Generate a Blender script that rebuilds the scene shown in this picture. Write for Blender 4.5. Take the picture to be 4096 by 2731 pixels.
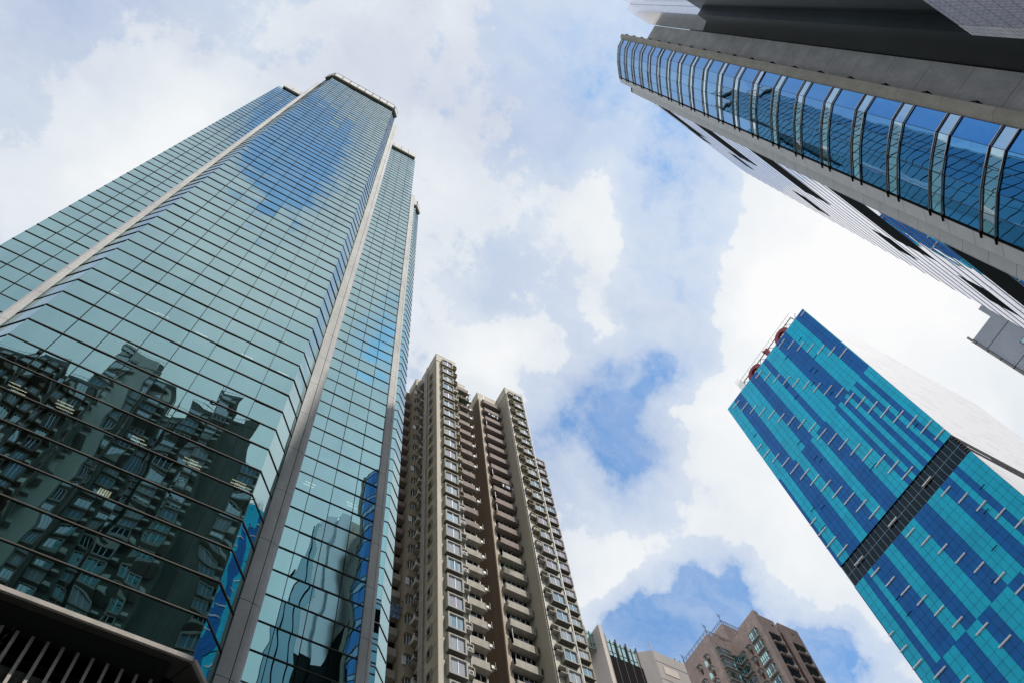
import bpy, bmesh, math, random
from mathutils import Vector, Matrix
random.seed(7)
R = math.radians
S = bpy.context.scene
for o in list(bpy.data.objects): bpy.data.objects.remove(o)

# ------------------------------------------------------------------ camera, sky, sun, exposure
cd = bpy.data.cameras.new('camera'); cam = bpy.data.objects.new('camera', cd); S.collection.objects.link(cam)
cd.sensor_width = 36.0; cd.lens = 31.773; cd.clip_end = 5000; cd.clip_start = 0.05
cam.matrix_world = Matrix(((0.86448898, -0.44048892, -0.24213282, 0), (-0.49618198, -0.82486582, -0.27092401, 0),
                           (-0.08038806, 0.35435277, -0.93165008, 1.6), (0, 0, 0, 1)))
S.camera = cam
SUN_AZ, SUN_EL = -68.3, 57.0
W = bpy.data.worlds.new('World'); S.world = W; W.use_nodes = True
nt = W.node_tree; nt.nodes.clear()
def N(t, **kw):
    n = nt.nodes.new(t)
    for k, v in kw.items(): setattr(n, k, v)
    return n
def L(a, b): nt.links.new(a, b)
def M_(op, a, b=None, c=None, clamp=False):
    n = N('ShaderNodeMath', operation=op); n.use_clamp = clamp
    for i, v in enumerate((a, b, c)):
        if v is None: continue
        if isinstance(v, (int, float)): n.inputs[i].default_value = v
        else: L(v, n.inputs[i])
    return n.outputs[0]
tc = N('ShaderNodeTexCoord')
nrm = N('ShaderNodeVectorMath', operation='NORMALIZE'); L(tc.outputs['Generated'], nrm.inputs[0])
D0 = nrm.outputs[0]
def noise(vec, scale, detail=8, rough=0.55, lac=2.0, dist=0.0, out='Fac'):
    n = N('ShaderNodeTexNoise'); n.inputs['Scale'].default_value = scale; n.inputs['Detail'].default_value = detail
    n.inputs['Roughness'].default_value = rough; n.inputs['Lacunarity'].default_value = lac; n.inputs['Distortion'].default_value = dist
    L(vec, n.inputs['Vector']); return n.outputs[out]
# turbulence pushes the cloud outlines about
w1 = noise(D0, 9, 6, 0.6, out='Color')
s1 = N('ShaderNodeVectorMath', operation='SUBTRACT'); L(w1, s1.inputs[0]); s1.inputs[1].default_value = (.5, .5, .5)
s2 = N('ShaderNodeVectorMath', operation='SCALE'); L(s1.outputs[0], s2.inputs[0]); s2.inputs['Scale'].default_value = 0.13
s3 = N('ShaderNodeVectorMath', operation='ADD'); L(D0, s3.inputs[0]); L(s2.outputs[0], s3.inputs[1])
DW = s3.outputs[0]
BLUE = [((0.2641, 0.0611, 0.9545), 0.12, .08), ((0.36, 0.10, 0.925), 0.12, .04), ((0.40, 0.20, 0.893), 0.10, .12), ((0.20, 0.0, 0.98), 0.10, .04), ((-0.055, -0.19, 0.98), 0.035, .5), ((-0.045, -0.245, 0.968), 0.02, .6), ((0.4122, 0.3189, 0.8534), 0.065, .42), ((0.4648, 0.3144, 0.8277), 0.045, 0.4), ((0.3691, 0.3048, 0.878), 0.053, 0.30),
 ((0.3212, 0.3144, 0.8933), 0.043, 0.32), ((0.3393, 0.247, 0.9077), 0.053, 0.35), ((0.3984, 0.2606, 0.8794), 0.0674, 0.32),
 ((0.4237, 0.1917, 0.8853), 0.0626, 0.48), ((0.3628, 0.126, 0.9233), 0.0771, 0.48), ((0.3628, 0.0456, 0.9307), 0.0626, 0.46),
 ((0.3222, 0.0287, 0.9462), 0.0578, 0.48), ((0.1911, -0.0329, 0.981), 0.08, 0.42), ((0.2641, 0.0011, 0.9645), 0.0674, 0.46),
 ((0.1426, -0.0695, 0.9873), 0.0723, 0.41), ((0.4677, 0.4497, 0.7609), 0.06, 0.8), ((0.5134, 0.4255, 0.7452), 0.06, 1.0),
 ((0.5468, 0.354, 0.7588), 0.04, 0.75), ((0.5093, 0.3826, 0.7709), 0.045, 0.45), ((0.6087, 0.3532, 0.7105), 0.042, 0.85),
 ((0.6349, 0.3519, 0.6878), 0.035, 0.8), ((0.4544, 0.4085, 0.7916), 0.043, 0.3), ((0.5529, 0.3914, 0.7356), 0.05, 0.6),
 ((0.1967, 0.2633, 0.9445), 0.03, 0.22), ((0.1961, 0.2217, 0.9552), 0.053, 0.2), ((0.1715, 0.3484, 0.9215), 0.03, 0.3),
 ((0.2983, 0.3528, 0.8869), 0.034, 0.35), ((-0.1603, 0.1418, 0.9768), 0.058, 0.15), ((-0.3006, 0.2856, 0.91), 0.067, 0.22),
 # the gap overhead and behind the viewer that the left tower mirrors
 ((-0.0596, -0.2349, 0.9702), 0.030, 1.2), ((-0.0714, -0.211, 0.9749), 0.032, 1.2), ((-0.0617, -0.1809, 0.9816), 0.028, 1.2),
 ((-0.0559, -0.1528, 0.9867), 0.024, 1.0), ((-0.0303, -0.1842, 0.9824), 0.016, 0.6), ((-0.0421, -0.2106, 0.9767), 0.024, 0.9),
 ((0.1231, -0.3434, 0.9311), 0.024, 1.1), ((0.1189, -0.3154, 0.9415), 0.02, .9),
 ((0.1103, -0.2893, 0.9509), 0.017, 0.6), ((-0.40, 0.05, 0.91), 0.16, 0.55), ((-0.35, -0.45, 0.82), 0.10, 0.25), ((-0.62, -0.1, 0.78), 0.22, 0.75)]
WHITE = [((0.2692, 0.072, 0.9604), 0.05, 0.6), ((0.3014, 0.138, 0.9435), 0.028, 0.4), ((0.466, 0.0083, 0.8847), 0.115, 0.95),
 ((0.5661, 0.0334, 0.8237), 0.1204, 0.8), ((0.468, 0.0846, 0.8822), 0.052, 0.6), ((0.3232, 0.2019, 0.9245), 0.028, 0.6),
 ((0.3675, 0.1817, 0.9121), 0.0217, 0.45), ((0.2845, 0.2649, 0.9214), 0.024, 0.4), ((0.4669, 0.2185, 0.8569), 0.0434, 0.65),
 ((0.5228, 0.2472, 0.8158), 0.0578, 0.5), ((0.4408, 0.4001, 0.8035), 0.0434, 0.55), ((0.4718, 0.3401, 0.8134), 0.05, 0.5),
 ((0.4187, 0.449, 0.7893), 0.0385, 0.4), ((0.4482, 0.2008, 0.8711), 0.0289, 0.35), ((0.5783, 0.2744, 0.7683), 0.0626, 0.5),
 ((0.3632, 0.2526, 0.8968), 0.0169, 0.35), ((-0.1556, 0.2208, 0.9628), 0.0578, 0.5), ((-0.1959, 0.2933, 0.9357), 0.053, 0.5),
 ((0.2304, 0.2755, 0.9333), 0.0385, 0.4), ((0.2179, 0.3235, 0.9208), 0.0385, 0.4), ((0.579, 0.3493, 0.7367), 0.0289, 0.4),
 ((0.08, -0.27, 0.96), 0.05, 0.6), ((-0.11, -0.31, 0.945), 0.05, 0.8), ((0.0, -0.36, 0.93), 0.07, 0.9), ((-0.2, -0.36, 0.91), 0.06, 0.6)]
def blobs(lst, vec):
    acc = None
    for c, r, w in lst:
        v = Vector(c).normalized()
        d = N('ShaderNodeVectorMath', operation='DISTANCE'); L(vec, d.inputs[0]); d.inputs[1].default_value = v
        q = M_('MULTIPLY', d.outputs['Value'], 1.0 / (r * 1.25)); q = M_('POWER', q, 2.0); q = M_('MULTIPLY', q, -1.0)
        g = M_('EXPONENT', q); g = M_('MULTIPLY', g, w)
        acc = g if acc is None else M_('ADD', acc, g)
    return acc
bl = blobs(BLUE, DW); wh = blobs(WHITE, DW)
n_big = noise(D0, 7, 10, 0.58); n_fine = noise(D0, 26, 10, 0.65)
blue = M_('ADD', bl, M_('MULTIPLY', M_('SUBTRACT', n_big, 0.5), 0.62))
blue = M_('ADD', blue, M_('MULTIPLY', M_('SUBTRACT', n_fine, 0.5), 0.80))
blue = M_('SUBTRACT', blue, M_('MULTIPLY', wh, 1.0), clamp=True)
blue = M_('MULTIPLY', blue, 1.0, clamp=True)
mr = N('ShaderNodeValToRGB'); L(blue, mr.inputs[0])   # share of clear sky seen through the veil of cloud
cr = mr.color_ramp; cr.elements[0].position = 0.05; cr.elements[0].color = (0, 0, 0, 1)
cr.elements[1].position = 1.0; cr.elements[1].color = (.88, .88, .88, 1)
e = cr.elements.new(.13); e.color = (.02, .02, .02, 1); e = cr.elements.new(.22); e.color = (.26, .26, .26, 1); e = cr.elements.new(.66); e.color = (.37, .37, .37, 1); e = cr.elements.new(.84); e.color = (.56, .56, .56, 1)
# cloud brightness: white heads, lavender grey bodies
cb = M_('ADD', M_('MULTIPLY', noise(DW, 5, 9, 0.55), 1.15), M_('MULTIPLY', wh, 0.42)); cb = M_('SUBTRACT', cb, 0.20)
cc = N('ShaderNodeValToRGB'); L(cb, cc.inputs[0]); c2 = cc.color_ramp
c2.elements[0].position = 0.12; c2.elements[0].color = (.60, .65, .78, 1)
c2.elements[1].position = 0.95; c2.elements[1].color = (.98, .98, .985, 1)
e = c2.elements.new(.38); e.color = (.74, .79, .86, 1); e = c2.elements.new(.6); e.color = (.84, .88, .915, 1)
sk = N('ShaderNodeTexSky', sky_type='NISHITA'); sk.sun_disc = False; sk.sun_elevation = R(SUN_EL); sk.sun_rotation = R(90 - SUN_AZ)
sk.air_density = 1.0; sk.dust_density = 0.6; sk.ozone_density = 2.5
skc = N('ShaderNodeMix', data_type='RGBA', blend_type='MULTIPLY'); skc.inputs[0].default_value = 1
L(sk.outputs[0], skc.inputs[6]); skc.inputs[7].default_value = (1.05, 1.95, 2.35, 1)
# cloud near the sun is much brighter than the rest
sdv = (math.cos(R(SUN_EL)) * math.cos(R(SUN_AZ)), math.cos(R(SUN_EL)) * math.sin(R(SUN_AZ)), math.sin(R(SUN_EL)))
dt = N('ShaderNodeVectorMath', operation='DOT_PRODUCT'); L(D0, dt.inputs[0]); dt.inputs[1].default_value = sdv
glow = M_('ADD', 10.0, M_('MULTIPLY', M_('POWER', M_('MAXIMUM', dt.outputs['Value'], 0.0), 60.0), 3.0))
ccs = N('ShaderNodeVectorMath', operation='SCALE'); L(cc.outputs[0], ccs.inputs[0]); L(glow, ccs.inputs['Scale'])
# thin streaky veil drawn over the clear gaps
st = N('ShaderNodeMapping'); st.inputs['Rotation'].default_value = (0, 0, R(35)); st.inputs['Scale'].default_value = (1, 3.2, 1); L(DW, st.inputs[0])
veil = N('ShaderNodeValToRGB'); L(noise(st.outputs[0], 6, 10, 0.62), veil.inputs[0]); vr = veil.color_ramp
vr.elements[0].position = .38; vr.elements[0].color = (1, 1, 1, 1); vr.elements[1].position = .68; vr.elements[1].color = (.55, .55, .55, 1)
share = M_('MULTIPLY', mr.outputs[0], veil.outputs[0])
mx = N('ShaderNodeMix', data_type='RGBA'); L(share, mx.inputs[0]); L(ccs.outputs[0], mx.inputs[6]); L(skc.outputs[2], mx.inputs[7])
bg = N('ShaderNodeBackground'); bg.inputs['Strength'].default_value = 0.1; L(mx.outputs[2], bg.inputs['Color'])
wo = N('ShaderNodeOutputWorld'); L(bg.outputs[0], wo.inputs[0])
sl = bpy.data.lights.new('sun', 'SUN'); sl.energy = 4.2; sl.angle = R(0.8); sl.color = (1, .95, .88)
so = bpy.data.objects.new('sun', sl); S.collection.objects.link(so)
sd = Vector((math.cos(R(SUN_EL)) * math.cos(R(SUN_AZ)), math.cos(R(SUN_EL)) * math.sin(R(SUN_AZ)), math.sin(R(SUN_EL))))
so.rotation_euler = (-sd).to_track_quat('-Z', 'Y').to_euler()
vs = S.view_settings; vs.view_transform = 'Standard'; vs.look = 'None'; vs.exposure = 0; vs.gamma = 1
S.render.engine = 'CYCLES'; cy = S.cycles
cy.max_bounces = 7; cy.glossy_bounces = 4; cy.diffuse_bounces = 2; cy.transparent_max_bounces = 6; cy.transmission_bounces = 2
cy.use_denoising = True; cy.sample_clamp_indirect = 3; cy.caustics_reflective = True; cy.caustics_refractive = False
S.render.film_transparent = False

# ------------------------------------------------------------------ materials
MATS = {}
class Mt:
    def __init__(s, name):
        s.m = bpy.data.materials.new(name); s.m.use_nodes = True; s.t = s.m.node_tree; s.t.nodes.clear(); MATS[name] = s.m
        s.out = s.n('ShaderNodeOutputMaterial')
    def n(s, t, **kw):
        n = s.t.nodes.new(t)
        for k, v in kw.items(): setattr(n, k, v)
        return n
    def l(s, a, b): s.t.links.new(a, b)
    def math(s, op, a, b=None, clamp=False):
        n = s.n('ShaderNodeMath', operation=op); n.use_clamp = clamp
        for i, v in enumerate((a, b)):
            if v is None: continue
            if isinstance(v, (int, float)): n.inputs[i].default_value = v
            else: s.l(v, n.inputs[i])
        return n.outputs[0]
    def coord(s, scale=(1, 1, 1)):
        g = s.n('ShaderNodeTexCoord'); m = s.n('ShaderNodeMapping'); m.inputs['Scale'].default_value = scale
        s.l(g.outputs['Object'], m.inputs[0]); return m.outputs[0]
    def noise(s, vec, scale, detail=5, rough=.55, out='Fac'):
        n = s.n('ShaderNodeTexNoise'); n.inputs['Scale'].default_value = scale; n.inputs['Detail'].default_value = detail
        n.inputs['Roughness'].default_value = rough; s.l(vec, n.inputs['Vector']); return n.outputs[out]
    def ramp(s, fac, stops):
        r = s.n('ShaderNodeValToRGB'); s.l(fac, r.inputs[0]); c = r.color_ramp
        c.elements[0].position, c.elements[0].color = stops[0][0], (*stops[0][1], 1)
        c.elements[1].position, c.elements[1].color = stops[-1][0], (*stops[-1][1], 1)
        for p, q in stops[1:-1]:
            e = c.elements.new(p); e.color = (*q, 1)
        return r.outputs[0]
    def pbsdf(s, col=None, rough=.7, metal=0, spec=.4):
        b = s.n('ShaderNodeBsdfPrincipled'); b.inputs['Roughness'].default_value = rough; b.inputs['Metallic'].default_value = metal
        b.inputs['Specular IOR Level'].default_value = spec
        if isinstance(col, tuple): b.inputs['Base Color'].default_value = (*col, 1)
        elif col is not None: s.l(col, b.inputs['Base Color'])
        s.l(b.outputs[0], s.out.inputs[0]); return b
    def bump(s, h, strength, dist=1.0):
        b = s.n('ShaderNodeBump'); b.inputs['Strength'].default_value = strength; b.inputs['Distance'].default_value = dist
        s.l(h, b.inputs['Height']); return b.outputs[0]
def plain(name, col, rough=.7, metal=0, spec=.4, var=.12, scale=1.5, streak=1.0):
    m = Mt(name); v = m.coord((1, 1, streak)); f = m.noise(v, scale, 6, .6)
    a = tuple(max(0, c * (1 - var)) for c in col); b = tuple(min(1, c * (1 + var)) for c in col)
    c = m.ramp(f, [(.3, a), (.7, b)]); b_ = m.pbsdf(c, rough, metal, spec); return m, b_
def concrete(name, col, dark, scale=.35, fine=6.0, streak=.25, amt=.55):
    """weathered concrete: broad stains, run-off streaks, fine grain"""
    m = Mt(name); v = m.coord((1, 1, streak)); v2 = m.coord((1, 1, 1))
    f = m.noise(v, scale * 2, 7, .65); g = m.noise(v2, fine, 4, .7)
    h = m.math('ADD', m.math('MULTIPLY', f, 1 - .3), m.math('MULTIPLY', g, .3))
    c = m.ramp(h, [(.5 - amt * .35, dark), (.5, tuple((a + b) / 2 for a, b in zip(col, dark))), (.5 + amt * .25, col)])
    b = m.pbsdf(c, .85, 0, .25); m.l(m.bump(g, .15, .02), b.inputs['Normal']); return m
def mirror(name, face, graze, wave=.006, wscale=.55, ior=.0, see=0.07, rough=0.0, power=2.6, top=.95, dirt=True):
    """coated facade glass: tinted mirror facing on, neutral at a glancing angle, slightly wavy panes, a little see-through"""
    m = Mt(name); v = m.coord()
    h = m.noise(v, wscale, 2, .45); n1 = m.bump(h, 1.0, wave / wscale)
    lw = m.n('ShaderNodeLayerWeight'); lw.inputs['Blend'].default_value = .5
    p = m.math('POWER', lw.outputs['Facing'], power); p = m.math('MULTIPLY', p, top)
    mix = m.n('ShaderNodeMix', data_type='RGBA'); m.l(p, mix.inputs[0]); mix.inputs[6].default_value = (*face, 1); mix.inputs[7].default_value = (*graze, 1)
    g = m.n('ShaderNodeBsdfGlossy'); g.inputs['Roughness'].default_value = rough; m.l(n1, g.inputs['Normal'])
    col = mix.outputs[2]
    if dirt:
        d = m.noise(m.coord((1, 1, .2)), .8, 6, .65); dr = m.ramp(d, [(.35, (1, 1, 1)), (.75, (.90, .91, .90))])
        mm = m.n('ShaderNodeMix', data_type='RGBA', blend_type='MULTIPLY'); mm.inputs[0].default_value = 1; m.l(col, mm.inputs[6]); m.l(dr, mm.inputs[7]); col = mm.outputs[2]
    m.l(col, g.inputs['Color'])
    t = m.n('ShaderNodeBsdfTransparent'); t.inputs['Color'].default_value = (.75, .88, .86, 1)
    ms = m.n('ShaderNodeMixShader'); ms.inputs[0].default_value = see; m.l(g.outputs[0], ms.inputs[1]); m.l(t.outputs[0], ms.inputs[2])
    m.l(ms.outputs[0], m.out.inputs[0]); return m
mirror('glass_teal', (.22, .425, .445), (.80, .88, .94), wave=.0085, wscale=.19, see=.10, power=3.0, top=.95)
mirror('glass_teal_flat', (.19, .42, .45), (.78, .88, .95), wave=.001, wscale=.30, see=.05, power=3.0, top=.95)
mirror('glass_sky', (.07, .29, .60), (.82, .86, .95), wave=.003, wscale=.25, see=.0, power=3.4, top=.6)
mirror('glass_pale', (.36, .56, .68), (.85, .90, .95), wave=.003, wscale=.25, see=.0, power=2.2)
mirror('glass_side', (.30, .50, .60), (.97, .94, 1.0), wave=.003, wscale=.3, see=.0, power=2.0)
mirror('glass_window', (.28, .36, .38), (.8, .85, .9), wave=.004, see=.0, power=2.0)
mirror('glass_roof_box', (.35, .62, .60), (.85, .9, .9), wave=.004, see=.0, power=2.0)
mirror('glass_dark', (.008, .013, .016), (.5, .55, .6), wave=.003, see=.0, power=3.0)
plain('bar_grey', (.085, .08, .07), .7, .0, .15)
plain('bar_black', (.012, .011, .012), .9, spec=.03)
plain('bar_purple', (.03, .02, .05), .4)
plain('tube_metal', (.45, .42, .40), .22, 1.0)
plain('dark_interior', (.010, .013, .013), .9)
concrete('pillar_stone', (.62, .62, .60), (.42, .42, .41), .5, 5, .3)
concrete('pillar_stone_pale', (.60, .59, .62), (.44, .43, .46), .4, 5, .3)
concrete('cornice_panel', (.60, .60, .60), (.48, .48, .48), .4, 5, .5)
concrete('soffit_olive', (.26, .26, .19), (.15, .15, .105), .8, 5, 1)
concrete('raw_concrete', (.62, .60, .58), (.30, .29, .28), .5, 7, .5, .8)
concrete('raw_concrete_warm', (.60, .53, .44), (.40, .35, .29), .6, 7, .5)
plain('joint_dark', (.02, .02, .02), .9)
plain('tile_grey', (.78, .75, .75), .5, 0, .4, .07, .8)
plain('fascia_white', (.75, .73, .75), .4)
concrete('render_beige', (.60, .56, .47), (.46, .43, .35), .5, 4, .12)
concrete('render_olive', (.36, .33, .26), (.26, .24, .19), .4, 4, .12)
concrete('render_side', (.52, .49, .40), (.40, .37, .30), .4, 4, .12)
concrete('render_brown', (.22, .17, .13), (.16, .12, .09), .4, 4, .15)
concrete('box_tan', (.36, .32, .24), (.24, .21, .15), .8, 4, .3)
concrete('box_grey', (.46, .44, .40), (.31, .30, .27), .8, 4, .3)
concrete('parapet_mauve', (.29, .235, .205), (.20, .165, .145), .8, 4, .3)
concrete('parapet_beige', (.44, .41, .35), (.31, .285, .245), .8, 4, .3)
concrete('pilaster_cream', (.50, .42, .33), (.40, .33, .26), .8, 4, .3)
concrete('pink_pebbledash', (.72, .55, .48), (.34, .26, .22), .7, 7, .5, .8)
concrete('plain_beige', (.60, .53, .47), (.48, .42, .37), .15, 2, .2)
concrete('plain_grey', (.40, .37, .35), (.30, .28, .27), .2, 2, .2)
concrete('tower_blue_grey', (.52, .56, .62), (.36, .39, .43), .1, 2, .3)
plain('frame_white', (.62, .64, .66), .5)
plain('frame_bronze', (.05, .05, .045), .5)
plain('ac_white', (.62, .61, .57), .55)
plain('ac_grille', (.08, .08, .08), .8)
plain('pipe_grey', (.42, .41, .38), .5)
plain('rust_stain', (.13, .06, .035), .9)
plain('curtain_white', (.33, .37, .41), .9, var=.25, scale=9)
plain('curtain_blue', (.18, .30, .40), .9, var=.3, scale=9)
plain('curtain_lilac', (.33, .31, .40), .9, var=.3, scale=9)
plain('cloth_white', (.72, .74, .78), .9)
plain('cloth_navy', (.04, .06, .16), .9)
plain('tarp_blue', (.20, .30, .50), .7, var=.5, scale=3)
plain('leaf', (.045, .11, .025), .7, var=.5, scale=4)
plain('leaf_dark', (.02, .05, .012), .7, var=.5, scale=4)
plain('asphalt', (.05, .05, .052), .9)
plain('paving', (.30, .29, .28), .9, var=.25)
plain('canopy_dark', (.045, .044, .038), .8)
concrete('podium_fin', (.50, .46, .41), (.34, .32, .29), 1, 6, .5)
concrete('podium_brick', (.26, .27, .26), (.12, .13, .13), 1.5, 3, .4, .9)
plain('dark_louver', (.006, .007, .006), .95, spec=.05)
plain('sign_red', (.32, .045, .045), .55, var=.2)
plain('steel_dark', (.10, .09, .10), .5)
plain('wire', (.22, .22, .23), .6)
def lit(name, col, s):
    m = Mt(name); e = m.n('ShaderNodeEmission'); e.inputs[0].default_value = (*col, 1); e.inputs[1].default_value = s; m.l(e.outputs[0], m.out.inputs[0])
concrete('estate_dark', (.21, .215, .19), (.12, .125, .11), .4, 4, .2)
concrete('estate_pale', (.62, .62, .56), (.48, .48, .43), .3, 4, .1)
lit('tube_light', (1, .93, .70), 3.5)
# glossy enamelled panels of the blue tower
def panel(name, col, refl=.5):
    m = Mt(name); v = m.coord(); h = m.noise(v, .8, 2, .5)
    f = m.noise(v, .25, 3, .5); c = m.ramp(f, [(.35, tuple(x * .93 for x in col)), (.65, tuple(x * 1.07 for x in col))])
    b = m.pbsdf(c, .06, 0, refl); m.l(m.bump(h, 1.0, .006), b.inputs['Normal'])
panel('panel_blue', (.0, .15, .48), .2); panel('panel_teal', (.0, .57, .80), .25)
panel('panel_blue_deep', (.0, .135, .44), .2); panel('panel_teal_deep', (.0, .52, .76), .25)
plain('panel_line', (.25, .45, .58), .4)
plain('panel_shadow_gap', (.0, .02, .09), .5)
plain('fin_light', (.92, .93, .92), .5)
# white ribbed side of the blue tower with short dark slots
def slotted():
    m = Mt('white_slotted'); g = m.n('ShaderNodeTexCoord'); s = m.n('ShaderNodeSeparateXYZ'); m.l(g.outputs['Object'], s.inputs[0])
    cell = m.n('ShaderNodeCombineXYZ')
    row = m.math('FLOOR', m.math('MULTIPLY', s.outputs[2], 1 / 0.9)); fr = m.math('FRACT', m.math('MULTIPLY', s.outputs[2], 1 / 0.9))
    off = m.n('ShaderNodeTexWhiteNoise', noise_dimensions='1D'); m.l(row, off.inputs['W'])
    xx = m.math('ADD', m.math('MULTIPLY', s.outputs[0], 1 / 2.6), m.math('MULTIPLY', off.outputs[0], 7.3))
    m.l(m.math('FLOOR', xx), cell.inputs[0]); m.l(row, cell.inputs[1])
    wn = m.n('ShaderNodeTexWhiteNoise', noise_dimensions='2D'); m.l(cell.outputs[0], wn.inputs['Vector'])
    a = m.math('GREATER_THAN', wn.outputs[0], .83); b = m.math('LESS_THAN', fr, .16)
    fac = m.math('MULTIPLY', a, b); line = m.math('MULTIPLY', m.math('LESS_THAN', fr, .07), .18)
    fac = m.math('MAXIMUM', fac, line)
    mix = m.n('ShaderNodeMix', data_type='RGBA'); m.l(fac, mix.inputs[0]); mix.inputs[6].default_value = (.62, .62, .64, 1); mix.inputs[7].default_value = (.12, .10, .11, 1)
    m.pbsdf(mix.outputs[2], .5, 0, .4)
slotted()
# polished granite of the right tower; its sky reflection painted as pale brushed metal
def brushed(name, c0, c1, rough, spec, metal=0, sc=1.0):
    m = Mt(name); v = m.coord((.35 * sc, .35 * sc, 3.5 * sc)); f = m.noise(v, 1.6, 8, .72)
    r = m.coord((.06, .06, .12)); f2 = m.noise(r, 1.0, 4, .6)
    h = m.math('ADD', m.math('MULTIPLY', f, .6), m.math('MULTIPLY', f2, .4))
    c = m.ramp(h, [(.40, c0), (.66, c1)]); b = m.pbsdf(c, rough, metal, spec); m.l(m.bump(f, .2, .02), b.inputs['Normal'])
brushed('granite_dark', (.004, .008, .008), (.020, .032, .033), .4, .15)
brushed('sky_reflection_pale', (.78, .78, .84), (.90, .90, .94), .22, .5, 1.0)
def mosaic():
    m = Mt('mosaic_tile'); g = m.n('ShaderNodeTexCoord'); s = m.n('ShaderNodeSeparateXYZ'); m.l(g.outputs['Object'], s.inputs[0])
    c = m.n('ShaderNodeCombineXYZ'); m.l(m.math('ADD', s.outputs[2], m.math('MULTIPLY', s.outputs[0], .30)), c.inputs[0]); m.l(s.outputs[0], c.inputs[1])
    b = m.n('ShaderNodeTexBrick'); m.l(c.outputs[0], b.inputs['Vector']); b.inputs['Scale'].default_value = 1.0
    b.inputs['Brick Width'].default_value = .34; b.inputs['Row Height'].default_value = .09; b.inputs['Mortar Size'].default_value = .012
    b.inputs['Color1'].default_value = (.75, .68, .80, 1); b.inputs['Color2'].default_value = (.52, .52, .62, 1); b.inputs['Mortar'].default_value = (.09, .06, .10, 1)
    z = m.math('LESS_THAN', m.math('FRACT', m.math('MULTIPLY', s.outputs[2], 1 / .95)), .055)
    mix = m.n('ShaderNodeMix', data_type='RGBA'); m.l(z, mix.inputs[0]); m.l(b.outputs[0], mix.inputs[6]); mix.inputs[7].default_value = (.05, .02, .05, 1)
    m.pbsdf(mix.outputs[2], .4, 0, .4)
mosaic()
plain('mosaic_square', (.85, .82, .87), .4)

# ------------------------------------------------------------------ mesh helpers
class MB:
    def __init__(s): s.v = []; s.f = []; s.mi = []; s.mats = []
    def mat(s, n):
        if n not in s.mats: s.mats.append(n)
        return s.mats.index(n)
    def face(s, pts, m):
        i = len(s.v); s.v += [tuple(p) for p in pts]; s.f.append(tuple(range(i, i + len(pts)))); s.mi.append(s.mat(m))
    def hexa(s, b, t, m, tm=None, bm=None):      # bottom ring, top ring
        n = len(b)
        for i in range(n):
            j = (i + 1) % n; s.face([b[i], b[j], t[j], t[i]], m)
        s.face(list(reversed(b)), bm or m); s.face(t, tm or m)
    def box(s, x0, x1, y0, y1, z0, z1, m, tm=None, bm=None):
        x0, x1 = sorted((x0, x1)); y0, y1 = sorted((y0, y1)); z0, z1 = sorted((z0, z1))
        b = [(x0, y0, z0), (x1, y0, z0), (x1, y1, z0), (x0, y1, z0)]; s.hexa(b, [(x, y, z1) for x, y, _ in b], m, tm, bm)
    def prism(s, poly, z0, z1, m, tm=None, bm=None):
        a = sum(poly[i][0] * poly[(i + 1) % len(poly)][1] - poly[(i + 1) % len(poly)][0] * poly[i][1] for i in range(len(poly)))
        if a < 0: poly = list(reversed(poly))
        s.hexa([(x, y, z0) for x, y in poly], [(x, y, z1) for x, y in poly], m, tm, bm)
    def obox(s, p0, p1, out, d0, d1, z0, z1, m, bm=None):   # box along the plan line p0-p1, from d0 to d1 along out
        q = [(p0[0] + out[0] * d0, p0[1] + out[1] * d0), (p1[0] + out[0] * d0, p1[1] + out[1] * d0),
             (p1[0] + out[0] * d1, p1[1] + out[1] * d1), (p0[0] + out[0] * d1, p0[1] + out[1] * d1)]
        s.prism(q, z0, z1, m, None, bm)
    def tube(s, a, b, r, m, n=6):
        a, b = Vector(a), Vector(b); d = (b - a).normalized(); u = d.orthogonal().normalized(); w = d.cross(u)
        ra = [a + (u * math.cos(i * 2 * math.pi / n) + w * math.sin(i * 2 * math.pi / n)) * r for i in range(n)]
        s.hexa(ra, [p + (b - a) for p in ra], m)
    def build(s, name, parent=None, loc=(0, 0, 0), smooth=False):
        me = bpy.data.meshes.new(name); me.from_pydata(s.v, [], s.f); me.polygons.foreach_set('material_index', s.mi)
        for n in s.mats: me.materials.append(MATS[n])
        me.update(); o = bpy.data.objects.new(name, me); S.collection.objects.link(o)
        if parent is not None: o.parent = parent
        wp = WL_.get(parent.name, (0, 0, 0)) if parent is not None else (0, 0, 0)
        o.location = tuple(a - b for a, b in zip(loc, wp)); WL_[o.name] = tuple(loc); return o
WL_ = {}
def inst(o, parent, loc, deep=True):
    c = o.copy(); S.collection.objects.link(c); c.parent = parent; wp = WL_[parent.name]
    c.location = tuple(a - b for a, b in zip(loc, wp)); WL_[c.name] = tuple(loc)
    if deep:
        for ch in o.children:
            g = ch.copy(); S.collection.objects.link(g); g.parent = c; g.location = ch.location; WL_[g.name] = tuple(a + b for a, b in zip(loc, ch.location))
    return c
def thing(name, label, cat, loc, group=None):
    o = bpy.data.objects.new(name, None); S.collection.objects.link(o); o.location = loc; WL_[o.name] = tuple(loc)
    o['label'] = label; o['category'] = cat
    if group: o['group'] = group
    return o
def tag(o, label, cat, group=None):
    o['label'] = label; o['category'] = cat
    if group: o['group'] = group
def unit(p0, p1):
    d = Vector((p1[0] - p0[0], p1[1] - p0[1])); return d.normalized()
def outward(p0, p1):   # normal on the right-hand side of p0->p1
    u = unit(p0, p1); return (u.y, -u.x)
def lerp(a, b, t): return (a[0] + (b[0] - a[0]) * t, a[1] + (b[1] - a[1]) * t)
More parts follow.
